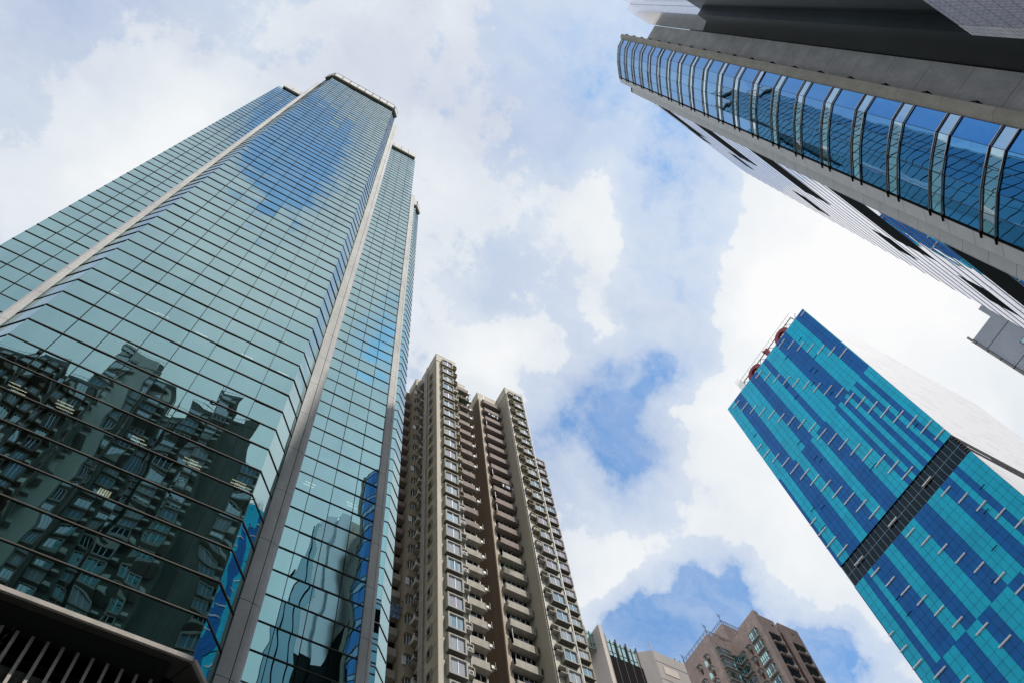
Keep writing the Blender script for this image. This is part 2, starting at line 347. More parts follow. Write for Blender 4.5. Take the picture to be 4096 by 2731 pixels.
def curtain(parent, p0, p1, zs, us, glass, bar_h=.046, bar_d=.014, mull=True, tilt=.0042, name='glass_facade', bars='mullion_lattice', barmat='bar_grey', underside='bar_grey', rand=None):
    """panes between the heights zs and the fractions us along p0-p1 (outside on the right of p0->p1)"""
    out = outward(p0, p1); W_ = math.dist(p0, p1)
    g = MB()
    for i in range(len(zs) - 1):
        for j in range(len(us) - 1):
            a, b = lerp(p0, p1, us[j]), lerp(p0, p1, us[j + 1]); z0, z1 = zs[i], zs[i + 1]
            tw, tz, o = random.gauss(0, tilt) * W_ * (us[j + 1] - us[j]) / 2, random.gauss(0, tilt) * (z1 - z0) / 2, -.03
            pts = []
            for (q, z, su, sz) in ((a, z0, -1, -1), (b, z0, 1, -1), (b, z1, 1, 1), (a, z1, -1, 1)):
                dd = o + su * tw + sz * tz; pts.append((q[0] + out[0] * dd, q[1] + out[1] * dd, z))
            g.face(pts, glass if rand is None else rand(i, j))
    fo = g.build(name, parent, (0, 0, 0))
    t = MB()
    for z in zs[:-1] if True else zs:
        t.obox(p0, p1, out, -.06, bar_d, z - bar_h / 2, z + bar_h / 2, barmat, underside)
    if mull:
        for u in us[1:-1]:
            q0, q1 = lerp(p0, p1, u - .011 / W_), lerp(p0, p1, u + .011 / W_)
            t.obox(q0, q1, out, -.05, .004, zs[0], zs[-1], 'bar_black')
    t.build(bars, parent, (0, 0, 0)); return fo
def fr(vals, a, b): return [0] + [(v - a) / (b - a) for v in vals] + [1]

# ------------------------------------------------------------------ ground
g = MB(); g.face([(-1500, -1500, 0), (1500, -1500, 0), (1500, 1500, 0), (-1500, 1500, 0)], 'asphalt')
o = g.build('ground'); o['kind'] = 'structure'
g = MB(); g.box(-60, 19, 10.5, 120, .004, .14, 'paving'); g.box(19.5, 140, -40, -2.2, .004, .14, 'paving'); g.box(21, 140, 12, 120, .004, .14, 'paving')
o = g.build('pavement'); o['kind'] = 'structure'

# ------------------------------------------------------------------ left glass tower
T = thing('glass_office_tower', 'tall teal mirror glass office tower with concrete pillars, mirroring blue sky', 'office tower', (-3, 30, 0))
zm = [23.72 + i * (161.8 - 23.72) / 73 for i in range(74)]
mx_ = [-7.31, -5.92, -4.53, -3.14, -1.75, -.36, 1.03]
curtain(T, (-8.78, 19.5), (2.42, 19.5), zm, fr(mx_, -8.78, 2.42), 'glass_teal')
curtain(T, (2.42, 19.5), (3.36, 20.5), zm, [0, 1], 'glass_teal', mull=False, bar_d=.006)
curtain(T, (-9.74, 20.5), (-8.78, 19.5), zm, [0, 1], 'glass_teal', mull=False, bar_d=.003)
zA = [1.6 + (61.41 - 1.6 + 2.028 * (k - 20)) * .9343 for k in range(77)]; zA[-1] = 164.4
curtain(T, (-16.25, 25.6), (-9.4, 25.6), zA, fr([-14.94, -13.66, -12.3, -10.9], -16.25, -9.4), 'glass_teal')
tB = lambda k: 1.2729 + .0721 * k + .00013 * k * k if k <= 15 else 1.2729 + .0721 * 15 + .00013 * 225 + .0751 * (k - 15)
zB = [1.6 + 25.5 * tB(k) for k in range(-9, 69)]; zB = [z for z in zB if z < 163.6] + [164.4]
curtain(T, (3.6, 25.5), (9.87, 25.5), zB, fr([4.7, 5.97, 7.23, 8.57], 3.6, 9.87), 'glass_teal')
zC = [1.6 + 33 * (2.423 + .0576 * k) for k in range(-33, 44)]; zC = [z for z in zC if z < 163.2] + [164.2]
curtain(T, (10.6, 33), (13.9, 33), zC, [0, .5, 1], 'glass_teal_flat', tilt=.0008)
curtain(T, (13.9, 33), (14.97, 34.0), zC, [0, 1], 'glass_teal', mull=False)
curtain(T, (-16.25, 37), (-16.25, 25.6), zA, [0, .12, .24, .36, .48, .6, .72, .84, 1], 'glass_teal')
# structure behind the glass
g = MB()
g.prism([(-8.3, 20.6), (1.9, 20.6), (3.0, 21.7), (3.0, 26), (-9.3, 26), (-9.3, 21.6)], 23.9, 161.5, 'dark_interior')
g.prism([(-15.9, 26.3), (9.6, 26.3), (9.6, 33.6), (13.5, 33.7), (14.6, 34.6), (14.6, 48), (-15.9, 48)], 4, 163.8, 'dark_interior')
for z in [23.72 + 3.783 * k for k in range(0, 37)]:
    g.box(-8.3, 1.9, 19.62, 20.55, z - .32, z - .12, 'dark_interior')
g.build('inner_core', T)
g = MB(); g.box(-16.2, 14.9, 36, 47.95, 2, 163.9, 'pillar_stone'); g.build('rear_block', T)
# pillars
def pillar(poly, zt, zs, split=None, nm='corner_pillar'):
    m = MB()
    zz = [0] + zs + [zt]
    for i in range(len(zz) - 1):
        a, b = zz[i] + (.012 if i else 0), zz[i + 1] - .012
        n = len(poly); ring0 = [(x, y, a) for x, y, _ in poly]; ring1 = [(x, y, b) for x, y, _ in poly]
        for k in range(n):
            j = (k + 1) % n; m.face([ring0[k], ring0[j], ring1[j], ring1[k]], poly[k][2])
        m.face(list(reversed(ring0)), 'joint_dark'); m.face(ring1, 'pillar_stone_pale')
    cx = sum(p[0] for p in poly) / len(poly); cy_ = sum(p[1] for p in poly) / len(poly)
    m.prism([(cx + (x - cx) * .96, cy_ + (y - cy_) * .96) for x, y, _ in poly], .1, zt - .1, 'joint_dark')
    return m.build(nm, T)
P, Q = 'pillar_stone', 'pillar_stone_pale'
js = [5 + 3.8 * i for i in range(0, 40)]
js1 = [1.6 + (98.9 + 2.6 - 5.06 * (19 - i)) * .75 for i in range(0, 38)]
js1 = [z for z in js1 if 3 < z < 152]
pillar([(3.34, 20.47, P), (3.80, 20.47, 'joint_dark'), (3.835, 20.5, P), (3.98, 20.5, P), (4.10, 20.56, Q), (4.19, 20.68, Q), (4.22, 20.82, Q), (4.22, 26.2, Q), (3.34, 26.2, P)], 154.0, js1)
pillar([(-10.26, 26.2, P), (-10.26, 20.76, Q), (-10.18, 20.58, Q), (-10.05, 20.5, P), (-9.86, 20.5, 'joint_dark'), (-9.84, 20.46, P), (-9.72, 20.46, P), (-9.72, 26.2, P)], 155.0, js1)
js2 = [1.6 + .9 * ((35.9 * 2.0078) - 1.6) * .75 / .675 * .75 + 3.8 * (i - 14) for i in range(0, 42)]
js2 = [z for z in js2 if 3 < z < 133]
pillar([(9.85, 25.42, P), (10.24, 25.42, 'joint_dark'), (10.27, 25.45, P), (10.37, 25.47, P), (10.48, 25.55, Q), (10.56, 25.75, Q), (10.56, 33.2, Q), (9.85, 33.2, P)], 134.0, js2)
# cornices
def cornice(nm, path, z0, z1, d, joints, back=1.2, cap=True):
    m = MB()
    for a, b in zip(path[:-1], path[1:]):
        out = outward(a, b); n = max(1, round(math.dist(a, b) / joints))
        for i in range(n):
            p, q = lerp(a, b, i / n + .006), lerp(a, b, (i + 1) / n - .006)
            m.obox(p, q, out, -.1, d, z0, z1, 'cornice_panel')
        m.obox(a, b, out, -back, d - .03, z0 + .05, z1 - .05, 'joint_dark')
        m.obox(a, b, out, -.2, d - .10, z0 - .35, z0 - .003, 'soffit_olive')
        if cap: m.obox(a, b, out, -back, d + .03, z1 + .02, z1 + .25, 'bar_black')
    return m.build(nm, T)
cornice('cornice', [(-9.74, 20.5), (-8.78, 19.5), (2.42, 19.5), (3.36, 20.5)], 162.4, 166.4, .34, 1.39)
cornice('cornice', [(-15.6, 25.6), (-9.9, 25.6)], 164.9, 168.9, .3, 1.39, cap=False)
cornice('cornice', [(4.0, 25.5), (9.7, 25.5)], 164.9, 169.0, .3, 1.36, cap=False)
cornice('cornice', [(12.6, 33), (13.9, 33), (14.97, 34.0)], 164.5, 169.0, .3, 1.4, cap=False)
g = MB(); g.prism([(-9.7, 20.5), (-8.7, 19.6), (2.3, 19.6), (3.3, 20.5), (3.3, 26), (-9.7, 26)], 161.9, 164, 'cornice_panel'); g.box(-15.9, 14.5, 35, 47, 164, 165, 'cornice_panel'); g.build('roof', T)
# ceiling tubes seen through the panes
LAMPS = [(-7.27, 34.42), (-7.0, 34.18), (-5.4, 34.55), (-5.29, 34.34), (-2.41, 34.33), (-2.26, 34.09), (-.25, 34.4), (-.02, 34.23), (1.8, 34.29), (2.0, 34.12),
         (-7.29, 45.81), (-5.24, 45.58), (-4.73, 45.75), (-2.66, 45.61), (-.19, 45.62), (1.8, 45.6)]
for x, z in LAMPS:
    m = MB(); hw = random.uniform(.22, .36)
    for k in range(2 if z < 40 else 1): m.box(x - hw, x + hw, 19.90 + k * .12, 19.93 + k * .12, z - .01 - k * .04, z + .02 - k * .04, 'tube_light')
    m.build('ceiling_light', T)
m = MB()
for i in range(5):
    for k in range(6): m.box(-2.55 + i * .09, -2.49 + i * .09, 19.9 + k * .002, 19.93, 30.0 + k * .07, 30.05 + k * .07, 'tube_light')
m.build('ceiling_light', T)
for x, z in ((6.0, 46.8), (5.9, 46.5), (8.5, 46.56), (8.6, 46.27)):
    m = MB(); m.box(x - .3, x + .3, 25.80, 25.83, z - .02, z + .02, 'tube_light'); m.build('ceiling_light', T)
# podium under the glass: sill, sloping fascia, dark recess with upright fins
g = MB()
for a, b in (((-40, 19.5), (2.42, 19.5)), ((2.42, 19.5), (3.36, 20.5))):
    out = outward(a, b); g.obox(a, b, out, -.05, .14, 23.52, 23.70, 'podium_fin')
g.build('sill', T)
g = MB()
path = [(-40, 19.45), (2.40, 19.45), (3.36, 20.45)]; inn = [(-40, 20.15), (2.12, 20.15), (2.95, 21.0)]
for i in range(2):
    n = 14 if i == 0 else 1
    for k in range(n):
        a, b = lerp(path[i], path[i + 1], k / n), lerp(path[i], path[i + 1], (k + 1) / n - (.0008 if n > 1 else 0)); c, d = lerp(inn[i], inn[i + 1], k / n), lerp(inn[i], inn[i + 1], (k + 1) / n - (.0008 if n > 1 else 0))
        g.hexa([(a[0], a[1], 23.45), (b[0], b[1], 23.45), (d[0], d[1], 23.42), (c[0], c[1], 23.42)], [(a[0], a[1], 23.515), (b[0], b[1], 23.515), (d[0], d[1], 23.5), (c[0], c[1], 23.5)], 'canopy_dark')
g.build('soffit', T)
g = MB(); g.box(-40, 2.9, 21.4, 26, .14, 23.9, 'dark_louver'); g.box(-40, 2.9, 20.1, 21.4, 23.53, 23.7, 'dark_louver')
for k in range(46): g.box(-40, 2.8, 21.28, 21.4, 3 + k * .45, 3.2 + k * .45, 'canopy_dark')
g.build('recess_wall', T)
g = MB()
for k in range(40):
    for j in range(16): g.box(-40 + k * 1.06, -38.97 + k * 1.06, 20.95, 21.25, 22.66 - .62 * (j + 1) + .03, 22.66 - .62 * j, 'podium_brick')
g.build('recess_masonry', T)
for k in range(26):
    x = -.964 - .431 * (k - 9); m = MB(); m.box(x - .045, x + .045, 20.36, 20.6, 4, 23.40, 'podium_fin'); m.build('upright_fin', T)

# ------------------------------------------------------------------ right tower with the curved glass bay
T2 = thing('curved_bay_tower', 'dark granite and glass tower with curved banded bay and raw concrete fin', 'office tower', (30, -6, 0))
bay = [(20.79, -6.70), (20.84, -5.84), (21.21, -5.13), (21.63, -4.44), (22.20, -3.72), (22.72, -3.12)]
bay = list(reversed(bay))
pitch = 3.926; ztop = 1.6 + 22.93 * 4.7045
zb = []
z = ztop
for k in range(27):
    zb += [ztop - pitch * k, ztop - pitch * k - 1.05]
zb = sorted(zb)
def baymat(i): return 'glass_pale' if (len(zb) - 2 - i) % 2 == 0 else 'glass_sky'
for a, b in zip(bay[1:], bay[:-1]):
    pass
for i in range(5):
    a, b = bay[i], bay[i + 1]          # walking from the tiles to the concrete
    a, b = b, a
    out = outward(b, a)
    if Vector(out).dot(Vector((-1, .6))) < 0: a, b = b, a
    out = outward(a, b)
    if Vector(out).dot(Vector((-1, .6))) < 0: out = (-out[0], -out[1])
    g = MB()
    for k in range(len(zb) - 1):
        tw, tz = random.gauss(0, .002), random.gauss(0, .003); pts = []
        for (q, z, su, sz) in ((a, zb[k], -1, -1), (b, zb[k], 1, -1), (b, zb[k + 1], 1, 1), (a, zb[k + 1], -1, 1)):
            dd = su * tw + sz * tz; pts.append((q[0] + out[0] * dd, q[1] + out[1] * dd, z))
        g.face(pts, baymat(k))
    g.obox(lerp(a, b, -.014), lerp(a, b, .014), out, -.05, .012, zb[0], zb[-1], 'bar_purple')
    g.build('bay_glass', T2)
for k, z in enumerate(zb):
    m = MB(); pts = []
    for i, p in enumerate(bay):
        pr = bay[max(0, i - 1)]; nx = bay[min(5, i + 1)]; o1 = Vector(outward(pr, nx))
        if o1.dot(Vector((-1, .6))) < 0: o1 = -o1
        pts.append((p[0] + o1[0] * .05, p[1] + o1[1] * .05, z))
    for a, b in zip(pts[:-1], pts[1:]): m.tube(a, b, .04, 'tube_metal' , 8)
    m.tube(pts[0], (22.92, -2.90, z), .05, 'bar_black', 6)
    m.build('bay_transom', T2)
# body behind
g = MB()
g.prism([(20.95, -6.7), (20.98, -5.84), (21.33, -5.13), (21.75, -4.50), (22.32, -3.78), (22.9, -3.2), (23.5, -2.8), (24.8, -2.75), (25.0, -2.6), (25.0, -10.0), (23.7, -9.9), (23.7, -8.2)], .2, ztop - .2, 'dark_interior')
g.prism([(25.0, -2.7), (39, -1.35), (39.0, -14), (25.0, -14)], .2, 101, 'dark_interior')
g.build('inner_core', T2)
# tiled bands beside the bay
def tiles(p0, p1, zt, off=0, step=1.963):
    out = outward(p0, p1)
    if Vector(out).dot(Vector((-1, .8))) < 0: out = (-out[0], -out[1])
    g = MB(); z = zt - off; zz = zt
    g.obox(p0, p1, out, -.3, -.02, 1, zt - .02, 'joint_dark')
    while z > 3:
        g.obox(lerp(p0, p1, .03), lerp(p0, p1, .97), out, -.2, 0, z - step + .03, z, 'tile_grey'); z -= step
    return g.build('tile_band', T2)
tiles((22.82, -3.02), (23.35, -2.61), ztop + .6)
tiles((24.50, -2.86), (24.93, -2.31), ztop + .4, .9)
g = MB(); g.prism([(24.93, -2.40), (25.03, -2.30), (25.03, -2.5), (24.93, -2.55)], 1, ztop + .4, 'fascia_white'); g.prism([(23.3, -2.65), (23.4, -2.62), (24.5, -2.9), (24.5, -3.1)], 1, ztop, 'tile_grey'); g.build('edge_trim', T2)
# glancing glass wall with projecting bars
p0, p1 = (25.03, -2.42), (39.0, -1.15); ln = math.dist(p0, p1); ou = outward(p0, p1); ou = (-ou[0], -ou[1]) if ou[1] < 0 else ou
zl = []; z = 100.6
while z > 4:
    zl += [z, z - 1.96]; z -= pitch
zl = sorted(zl)
bands = [(94.0, 99.0, .3, 5.6), (79.5, 84.5, .3, 6.2), (64.0, 69.0, .3, 6.4), (49.5, 54.5, .3, 6.6), (36.0, 41.0, .3, 6.6), (87.0, 89.5, 6.8, 9.2), (74.0, 77.0, 9.0, 12.0), (56.5, 59.0, 7.4, 10.0), (45.5, 48.5, 7.5, 10.2), (97.0, 99.6, 5.0, 7.5)]
g = MB(); us = [i / 9 for i in range(10)]
for i in range(len(zl) - 1):
    for j in range(9):
        a, b = lerp(p0, p1, us[j]), lerp(p0, p1, us[j + 1]); tw, tz = random.gauss(0, .0006), random.gauss(0, .0006)
        g.face([(q[0] + ou[0] * (su * tw + sz * tz), q[1] + ou[1] * (su * tw + sz * tz), z) for (q, z, su, sz) in ((a, zl[i], -1, -1), (b, zl[i], 1, -1), (b, zl[i + 1], 1, 1), (a, zl[i + 1], -1, 1))], 'glass_side')
g.build('glass_facade', T2)
g = MB()
for z in zl: g.obox(p0, (39.12, -1.14), ou, -.1, .008, z - .15, z + .15, 'bar_purple')
g.build('mullion_lattice', T2)
for (z0, z1, u0, u1) in bands:
    m = MB(); m.obox(lerp(p0, p1, u0 / ln), lerp(p0, p1, u1 / ln), ou, .006, .014, z0, z1, 'dark_louver')
    m.build('louvre_panel', T2)
# raw concrete: return, ridge and fin
g = MB()
rid = [(20.83, -6.72), (20.55, -6.94), (20.55, -7.25), (21.0, -7.35), (23.8, -7.9), (23.8, -6.8)]
z = 110.2
while z > 2:
    g.prism(rid, max(.2, z - 3.926 + .02), z, 'raw_concrete_warm'); z -= 3.926
g.prism([(20.86, -6.76), (20.6, -6.96), (20.6, -7.22), (23.8, -7.8), (23.8, -6.8)], .2, 110, 'joint_dark')
g.build('concrete_ridge', T2)
g = MB(); z = 111.0
while z > 2:
    g.box(23.6, 25.6, -10.0, -7.6, max(.2, z - 3.926 + .03), z, 'raw_concrete'); z -= 3.926
g.box(23.64, 25.5, -9.98, -7.7, .2, 110.9, 'joint_dark'); g.build('concrete_fin', T2)
for k in range(26):
    z = 108.0 - 3.926 * k; m = MB()
    m.hexa([(20.62, -7.24, z - .1), (20.95, -7.24, z - .1), (20.95, -7.40, z - .1), (20.62, -7.40, z - .1)], [(20.62, -7.24, z + .35), (20.72, -7.24, z + .35), (20.72, -7.30, z + .35), (20.62, -7.30, z + .35)], 'joint_dark')
    m.build('bracket', T2)
# granite flank, its dark reflection put into the colour, cut along the reflected sky
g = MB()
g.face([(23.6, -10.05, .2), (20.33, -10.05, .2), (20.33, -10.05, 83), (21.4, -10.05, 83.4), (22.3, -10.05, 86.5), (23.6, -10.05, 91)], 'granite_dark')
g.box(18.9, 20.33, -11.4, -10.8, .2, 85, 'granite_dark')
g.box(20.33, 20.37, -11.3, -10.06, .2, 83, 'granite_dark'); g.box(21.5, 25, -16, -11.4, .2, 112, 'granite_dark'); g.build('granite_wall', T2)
g = MB()  # bright sky mirrored in the flank, painted in as a pale jagged-edged panel
g.face([(23.6, -10.05, 91), (22.3, -10.05, 86.5), (21.4, -10.05, 83.4), (20.33, -10.05, 83), (20.33, -10.05, 114), (23.6, -10.05, 114)], 'sky_reflection_pale')
g.box(18.9, 20.3, -11.4, -10.8, 85.02, 114.2, 'sky_reflection_pale'); g.box(20.33, 20.37, -11.3, -10.06, 83.02, 114, 'sky_reflection_pale')
g.build('sky_reflection_panel', T2)

# striped tile block beside it
T3 = thing('mosaic_clad_building', 'lower building clad in pale lilac mosaic tiles, in front of dark granite wall', 'building', (10, -14, 0))
g = MB(); g.box(2, 18.0, -9.9, -9.2, .14, 37.2, 'mosaic_tile'); g.build('mosaic_wall', T3)
g = MB()
for i in range(3):
    z = 37.2
    while z > 3: g.box(18.04 + i * .26, 18.26 + i * .26, -9.9, -9.19, z - .28, z, 'mosaic_square'); z -= .33
g.box(18.0, 18.8, -9.9, -9.22, .14, 37.1, 'bar_purple'); g.build('square_tile_border', T3)

def nearer(o, k):      # slide a part along the street towards the viewer, keeping its proportions
    for v in o.data.vertices: v.co = (v.co[0] * k, v.co[1] * k, 1.6 + (v.co[2] - 1.6) * k)
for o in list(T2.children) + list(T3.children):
    if o.name.split('.')[0] in ('concrete_fin', 'granite_wall', 'sky_reflection_panel', 'mosaic_wall', 'square_tile_border'): nearer(o, .9)
# reflective flank that steps down towards the street; mostly seen mirrored in the left tower
g = MB(); out_ = [(11.6, .2), (16.95, .2), (16.95, 101), (16.6, 101), (14.5, 82), (11.8, 40)]
g.face([(x, -9.74, z) for x, z in reversed(out_)], 'glass_side'); g.face([(x, -10.3, z) for x, z in out_], 'granite_dark')
for (a, b) in zip(out_, out_[1:] + out_[:1]): g.face([(a[0], -9.74, a[1]), (b[0], -9.74, b[1]), (b[0], -10.3, b[1]), (a[0], -10.3, a[1])], 'granite_dark')
for i in range(4): x = 12.3 + i * 1.3; g.box(x, x + .14, -9.74, -9.70, 5, min(100, 40 + (x - 11.8) * 15.5), 'bar_black')
g.build('mirror_flank', T2)
# ------------------------------------------------------------------ blue tower
T4 = thing('blue_panel_tower', 'tall tower striped in bright blue and teal glossy panels, white slotted side', 'tower', (110, 30, 0))
bu = (math.cos(R(92.19)), math.sin(R(92.19))); bp = (100.0, 16.107); bn = (-bu[1], bu[0]); bn = (-math.sin(R(92.19)), math.cos(R(92.19)))
def B(u, d=0): return (bp[0] + bu[0] * u + bn[0] * d, bp[1] + bu[1] * u + bn[1] * d)   # d>0 towards the viewer
UL, UR, ZT, RH = 28.0, .1, 184.0, 1.785
def colours(bounds, first):
    return bounds, first
zones = [  # z top, z bottom, column width, origin of the columns, colour boundaries going right, first colour
    (184.0, 151.3, 1.2, 26.7, [25.5, 23.1, 19.5, 16.8, 14.5, 13.5, 9.9, 6.3, 2.7, .3], 't'),
    (151.3, 122.7, .945, 27.4, [27.4, 25.5, 22.4, 20.8, 17.95, 16.2, 13.3, 10.65, 9.65, 8.72, 7.78, 6.86, 5.92, 5.06, 4.05, 3.15, 2.17], 'b'),
    (117.3, 96.2, 1.035, 27.87, [27.87, 25.85, 24.7, 23.65, 20.55, 18.45, 16.4, 13.25, 9.95, 7.03, 4.87, 3.83, 2.73], 'b'),
    (96.2, 2.0, 1.2, 28.3, [26.3, 23.95, 21.6, 19.1, 16.8, 14.4, 10.85, 8.3, 6.0, 3.4, 1.1], 't')]
g = MB()
for z0, z1 in ((.2, 117.28), (122.72, ZT)): g.prism([B(UL - .02, -.14), B(UR + .02, -.14), B(UR + .02, -1), B(UL - .02, -1)], z0, z1, 'joint_dark')
for (zt, zb_, cw, org, bnd, first) in zones:
    cols = [org - cw * i for i in range(-2, 32)]; cols = sorted([c for c in set([round(c, 3) for c in cols]) if UR + .12 < c < UL - .12] + [UL, UR], reverse=True)
    edges = cols[:]
    for b_ in bnd:       # snap colour edges to the nearest column line
        pass
    nrow = max(1, round((zt - zb_) / RH)); rh = (zt - zb_) / nrow
    for i in range(nrow):
        z1 = zt - i * rh; z0 = z1 - rh
        for a, b_ in zip(edges[:-1], edges[1:]):
            mid = (a + b_) / 2; k = sum(1 for q in bnd if mid < q); c = first if k % 2 == 0 else ('t' if first == 'b' else 'b')
            mt = 'panel_blue' if c == 'b' else 'panel_teal'
            if random.random() < .22: mt += '_deep'
            t1, t2 = random.gauss(0, .0022), random.gauss(0, .0022); e = .022; pts = []
            for (u, z, su, sz) in ((a - e, z0 + e, -1, -1), (b_ + e, z0 + e, 1, -1), (b_ + e, z1 - e, 1, 1), (a - e, z1 - e, -1, 1)):
                q = B(u, -.1 + su * t1 + sz * t2); pts.append((q[0], q[1], z))
            g.face(pts, mt)
g.build('panel_facade', T4)
# dark band
g = MB(); g.prism([B(UL, -.35), B(UR, -.35), B(UR, -1), B(UL, -1)], 117.3, 122.7, 'bar_black')
for u0 in [27.87 - 1.035 * i for i in range(27)]:
    a, b_ = u0, max(UR, u0 - 1.035)
    for z0, z1 in ((117.35, 120.05), (120.1, 122.65)):
        t = random.gauss(0, .004); g.face([(*B(a - .02, -.30 - t), z0), (*B(b_ + .02, -.30 + t), z0), (*B(b_ + .02, -.30 + t), z1), (*B(a - .02, -.30 - t), z1)], 'glass_dark')
    g.obox(B(a - .022), B(a + .022), (-1, 0), -.36, -.26, 117.3, 122.7, 'panel_line')
g.obox(B(UL), B(UR), (-1, 0), -.36, -.25, 120.04, 120.11, 'panel_line')
g.build('dark_band', T4)
bars = []
bars += [(25.5 - 1.2 * i, 180.28 - 3.585 * i, 1.2) for i in range(9)] + [(17.1 - 1.2 * i, 180.28 - 3.585 * i, 1.2) for i in range(9)] + [(8.7 - 1.2 * i, 180.4 - 3.585 * i, 1.2) for i in range(7)] + [(.9, 180.7, .7)]
bars += [(u, z, 1.2) for u, z in [(27.4, 162.12), (26.7, 158.51), (25.6, 154.97), (24.5, 151.46)]]
bars += [(u, z, 1.4) for u, z in [(15.41, 147.82), (14.51, 144.32), (13.66, 140.73), (12.71, 137.17), (11.85, 133.6), (10.96, 130.08), (10.1, 126.56), (9.17, 123.04),
        (7.04, 147.98), (6.13, 144.43), (5.23, 140.82), (4.35, 137.28), (3.44, 133.71), (2.56, 130.14), (1.71, 126.62), (1.0, 123.11),
        (23.81, 147.79), (22.93, 144.23), (22.06, 140.73), (21.1, 137.13), (20.25, 133.6), (19.35, 130.06), (18.5, 126.51), (17.55, 123.02), (27.6, 133.68), (27.19, 130.08), (26.75, 126.53), (25.94, 123.07)]]
bars += [(7.96, 118.47, 1.04), (16.32, 118.49, 1.04), (24.75, 118.62, 1.04)]
bars += [(u, z, 1.04) for u, z in [(7.0, 114.0), (5.95, 110.48), (4.96, 106.88), (3.98, 103.35), (3.05, 99.79), (15.35, 114.04), (14.37, 110.55), (13.32, 107.02), (12.34, 103.45), (11.34, 99.91), (10.3, 96.28),
        (23.65, 114.19), (22.68, 110.58), (21.68, 107.13), (20.68, 103.61), (19.65, 100.06), (18.67, 96.49), (28.0, 103.78), (27.6, 100.3), (27.01, 96.74)]]
bars += [(u, z, 1.2) for u, z in [(25.1, 93.13), (23.29, 89.59), (16.73, 92.86), (15.55, 89.09), (9.13, 92.67), (7.9, 89.0)]]
for (u, z, h) in bars:
    m = MB(); zz = z + 1.6
    for a, b_ in ((max(UR, u - h + .03), u - .02), (u + .02, min(UL, u + h - .03))):
        if b_ - a > .15: m.obox(B(b_), B(a), (-1, 0), -.2, .10, zz - .11, zz + .11, 'fin_light')
    m.build('light_fin', T4)
m = MB()
for _ in range(34):
    u = random.uniform(1, 27); z = ZT - RH * random.randint(2, 48)
    if 116 < z < 124: continue
    m.obox(B(u), B(u - 1.1), (-1, 0), -.15, .0, z - .045, z + .045, 'panel_shadow_gap')
m.build('vent_grille', T4)
# body, white flank
fl0, fl1 = B(UR, 0), (151.0, 14.9)
g = MB(); g.prism([B(UL-.3, -.4), B(UR+.2, -.9), (150, 17), (150, 44)], .2, 183.7, 'bar_black'); g.build('inner_core', T4)
def flank(z0, z1):
    g = MB(); g.prism([(B(UR)[0] + .25, B(UR)[1] - .01), (151, 15.35), (151, 17.5), (B(UR)[0] + .25, B(UR)[1] + .9)], z0, z1, 'white_slotted'); return g.build('white_flank', T4)
flank(122.7, 184.0); flank(.2, 117.3)
g = MB(); g.prism([(100.4, 16.6), (151, 15.9), (151, 17.5), (100.4, 17.4)], 117.3, 122.7, 'bar_black')
for k in range(7): g.prism([(100.0, 16.3), (151, 15.6), (151, 15.9), (100, 16.6)], 117.6 + k * .75, 117.75 + k * .75, 'steel_dark')
for x in (101.5, 112, 123, 134): g.prism([(x, 16.25), (x + 5, 16.18), (x + 5, 16.4), (x, 16.5)], 119.9, 120.15, 'fin_light')
g.build('flank_louvre', T4)
# rooftop sign: truss, rails and red letters
SG = thing('rooftop_sign_frame', 'thin steel lattice frame carrying red letters along the roof of blue tower', 'sign frame', (*B(12, -1.2), 184))
m = MB(); d = -1.0
def Bz(u, z, d=d): return (*B(u, d), z)
m.tube(Bz(21.3, 187.1), Bz(3.3, 187.5), .11, 'steel_dark'); m.tube(Bz(21.3, 184.2), Bz(3.3, 184.2), .11, 'steel_dark')
m.tube(Bz(3.4, 187.5), Bz(3.0, 184.2), .13, 'steel_dark'); m.tube(Bz(21.3, 187.1), Bz(21.3, 184.2), .11, 'steel_dark')
u = 21.3
while u > 4.5:
    m.tube(Bz(u, 187.1), Bz(u - 1.6, 184.3), .06, 'steel_dark', 4); m.tube(Bz(u - 3.2, 187.1), Bz(u - 1.6, 184.3), .06, 'steel_dark', 4); u -= 3.2
m.build('truss', SG)
m = MB(); m.tube(Bz(21.8, 188.9), Bz(3.0, 189.3), .035, 'wire', 4)
for i in range(21): m.tube(Bz(21.6 - i * .9, 187.2), Bz(21.6 - i * .9, 189.1), .025, 'wire', 4)
m.build('guard_rail', SG)
m = MB()
for i in range(8):
    uu = 21.5 + (i % 4) * .35; m.tube(Bz(uu, 184, -1 + i // 4 * .8), Bz(uu + .2, 189, -1 + i // 4 * .8), .03, 'wire', 4); m.tube(Bz(21.3, 184.5 + i * .55), Bz(22.8, 184.3 + i * .55), .025, 'wire', 4)
m.build('ladder', SG)
def ring(u0, z0, r0, r1, dep=.5):
    m = MB(); n = 28
    for i in range(n):
        a0, a1 = 2 * math.pi * i / n, 2 * math.pi * (i + 1) / n
        P_ = lambda r, a, d: (*B(u0 + r * 1.0 * math.cos(a), d), z0 + r * 1.25 * math.sin(a))
        for (ra, rb, da, db) in ((r0, r1, d + .25, d + .25), (r1, r0, d - dep, d - dep)):
            m.face([P_(ra, a0, da), P_(rb, a0, da), P_(rb, a1, db), P_(ra, a1, db)], 'sign_red')
        m.face([P_(r1, a0, d + .25), P_(r1, a0, d - dep), P_(r1, a1, d - dep), P_(r1, a1, d + .25)], 'sign_red')
        m.face([P_(r0, a0, d + .25), P_(r0, a1, d + .25), P_(r0, a1, d - dep), P_(r0, a0, d - dep)], 'sign_red')
    return m
o = ring(17.7, 185.15, 1.2, 2.15).build('sign_letter', None, (0, 0, 0)); tag(o, 'red ring-shaped rooftop letter at the lower left end of the frame', 'sign letter', 'red rooftop letters')
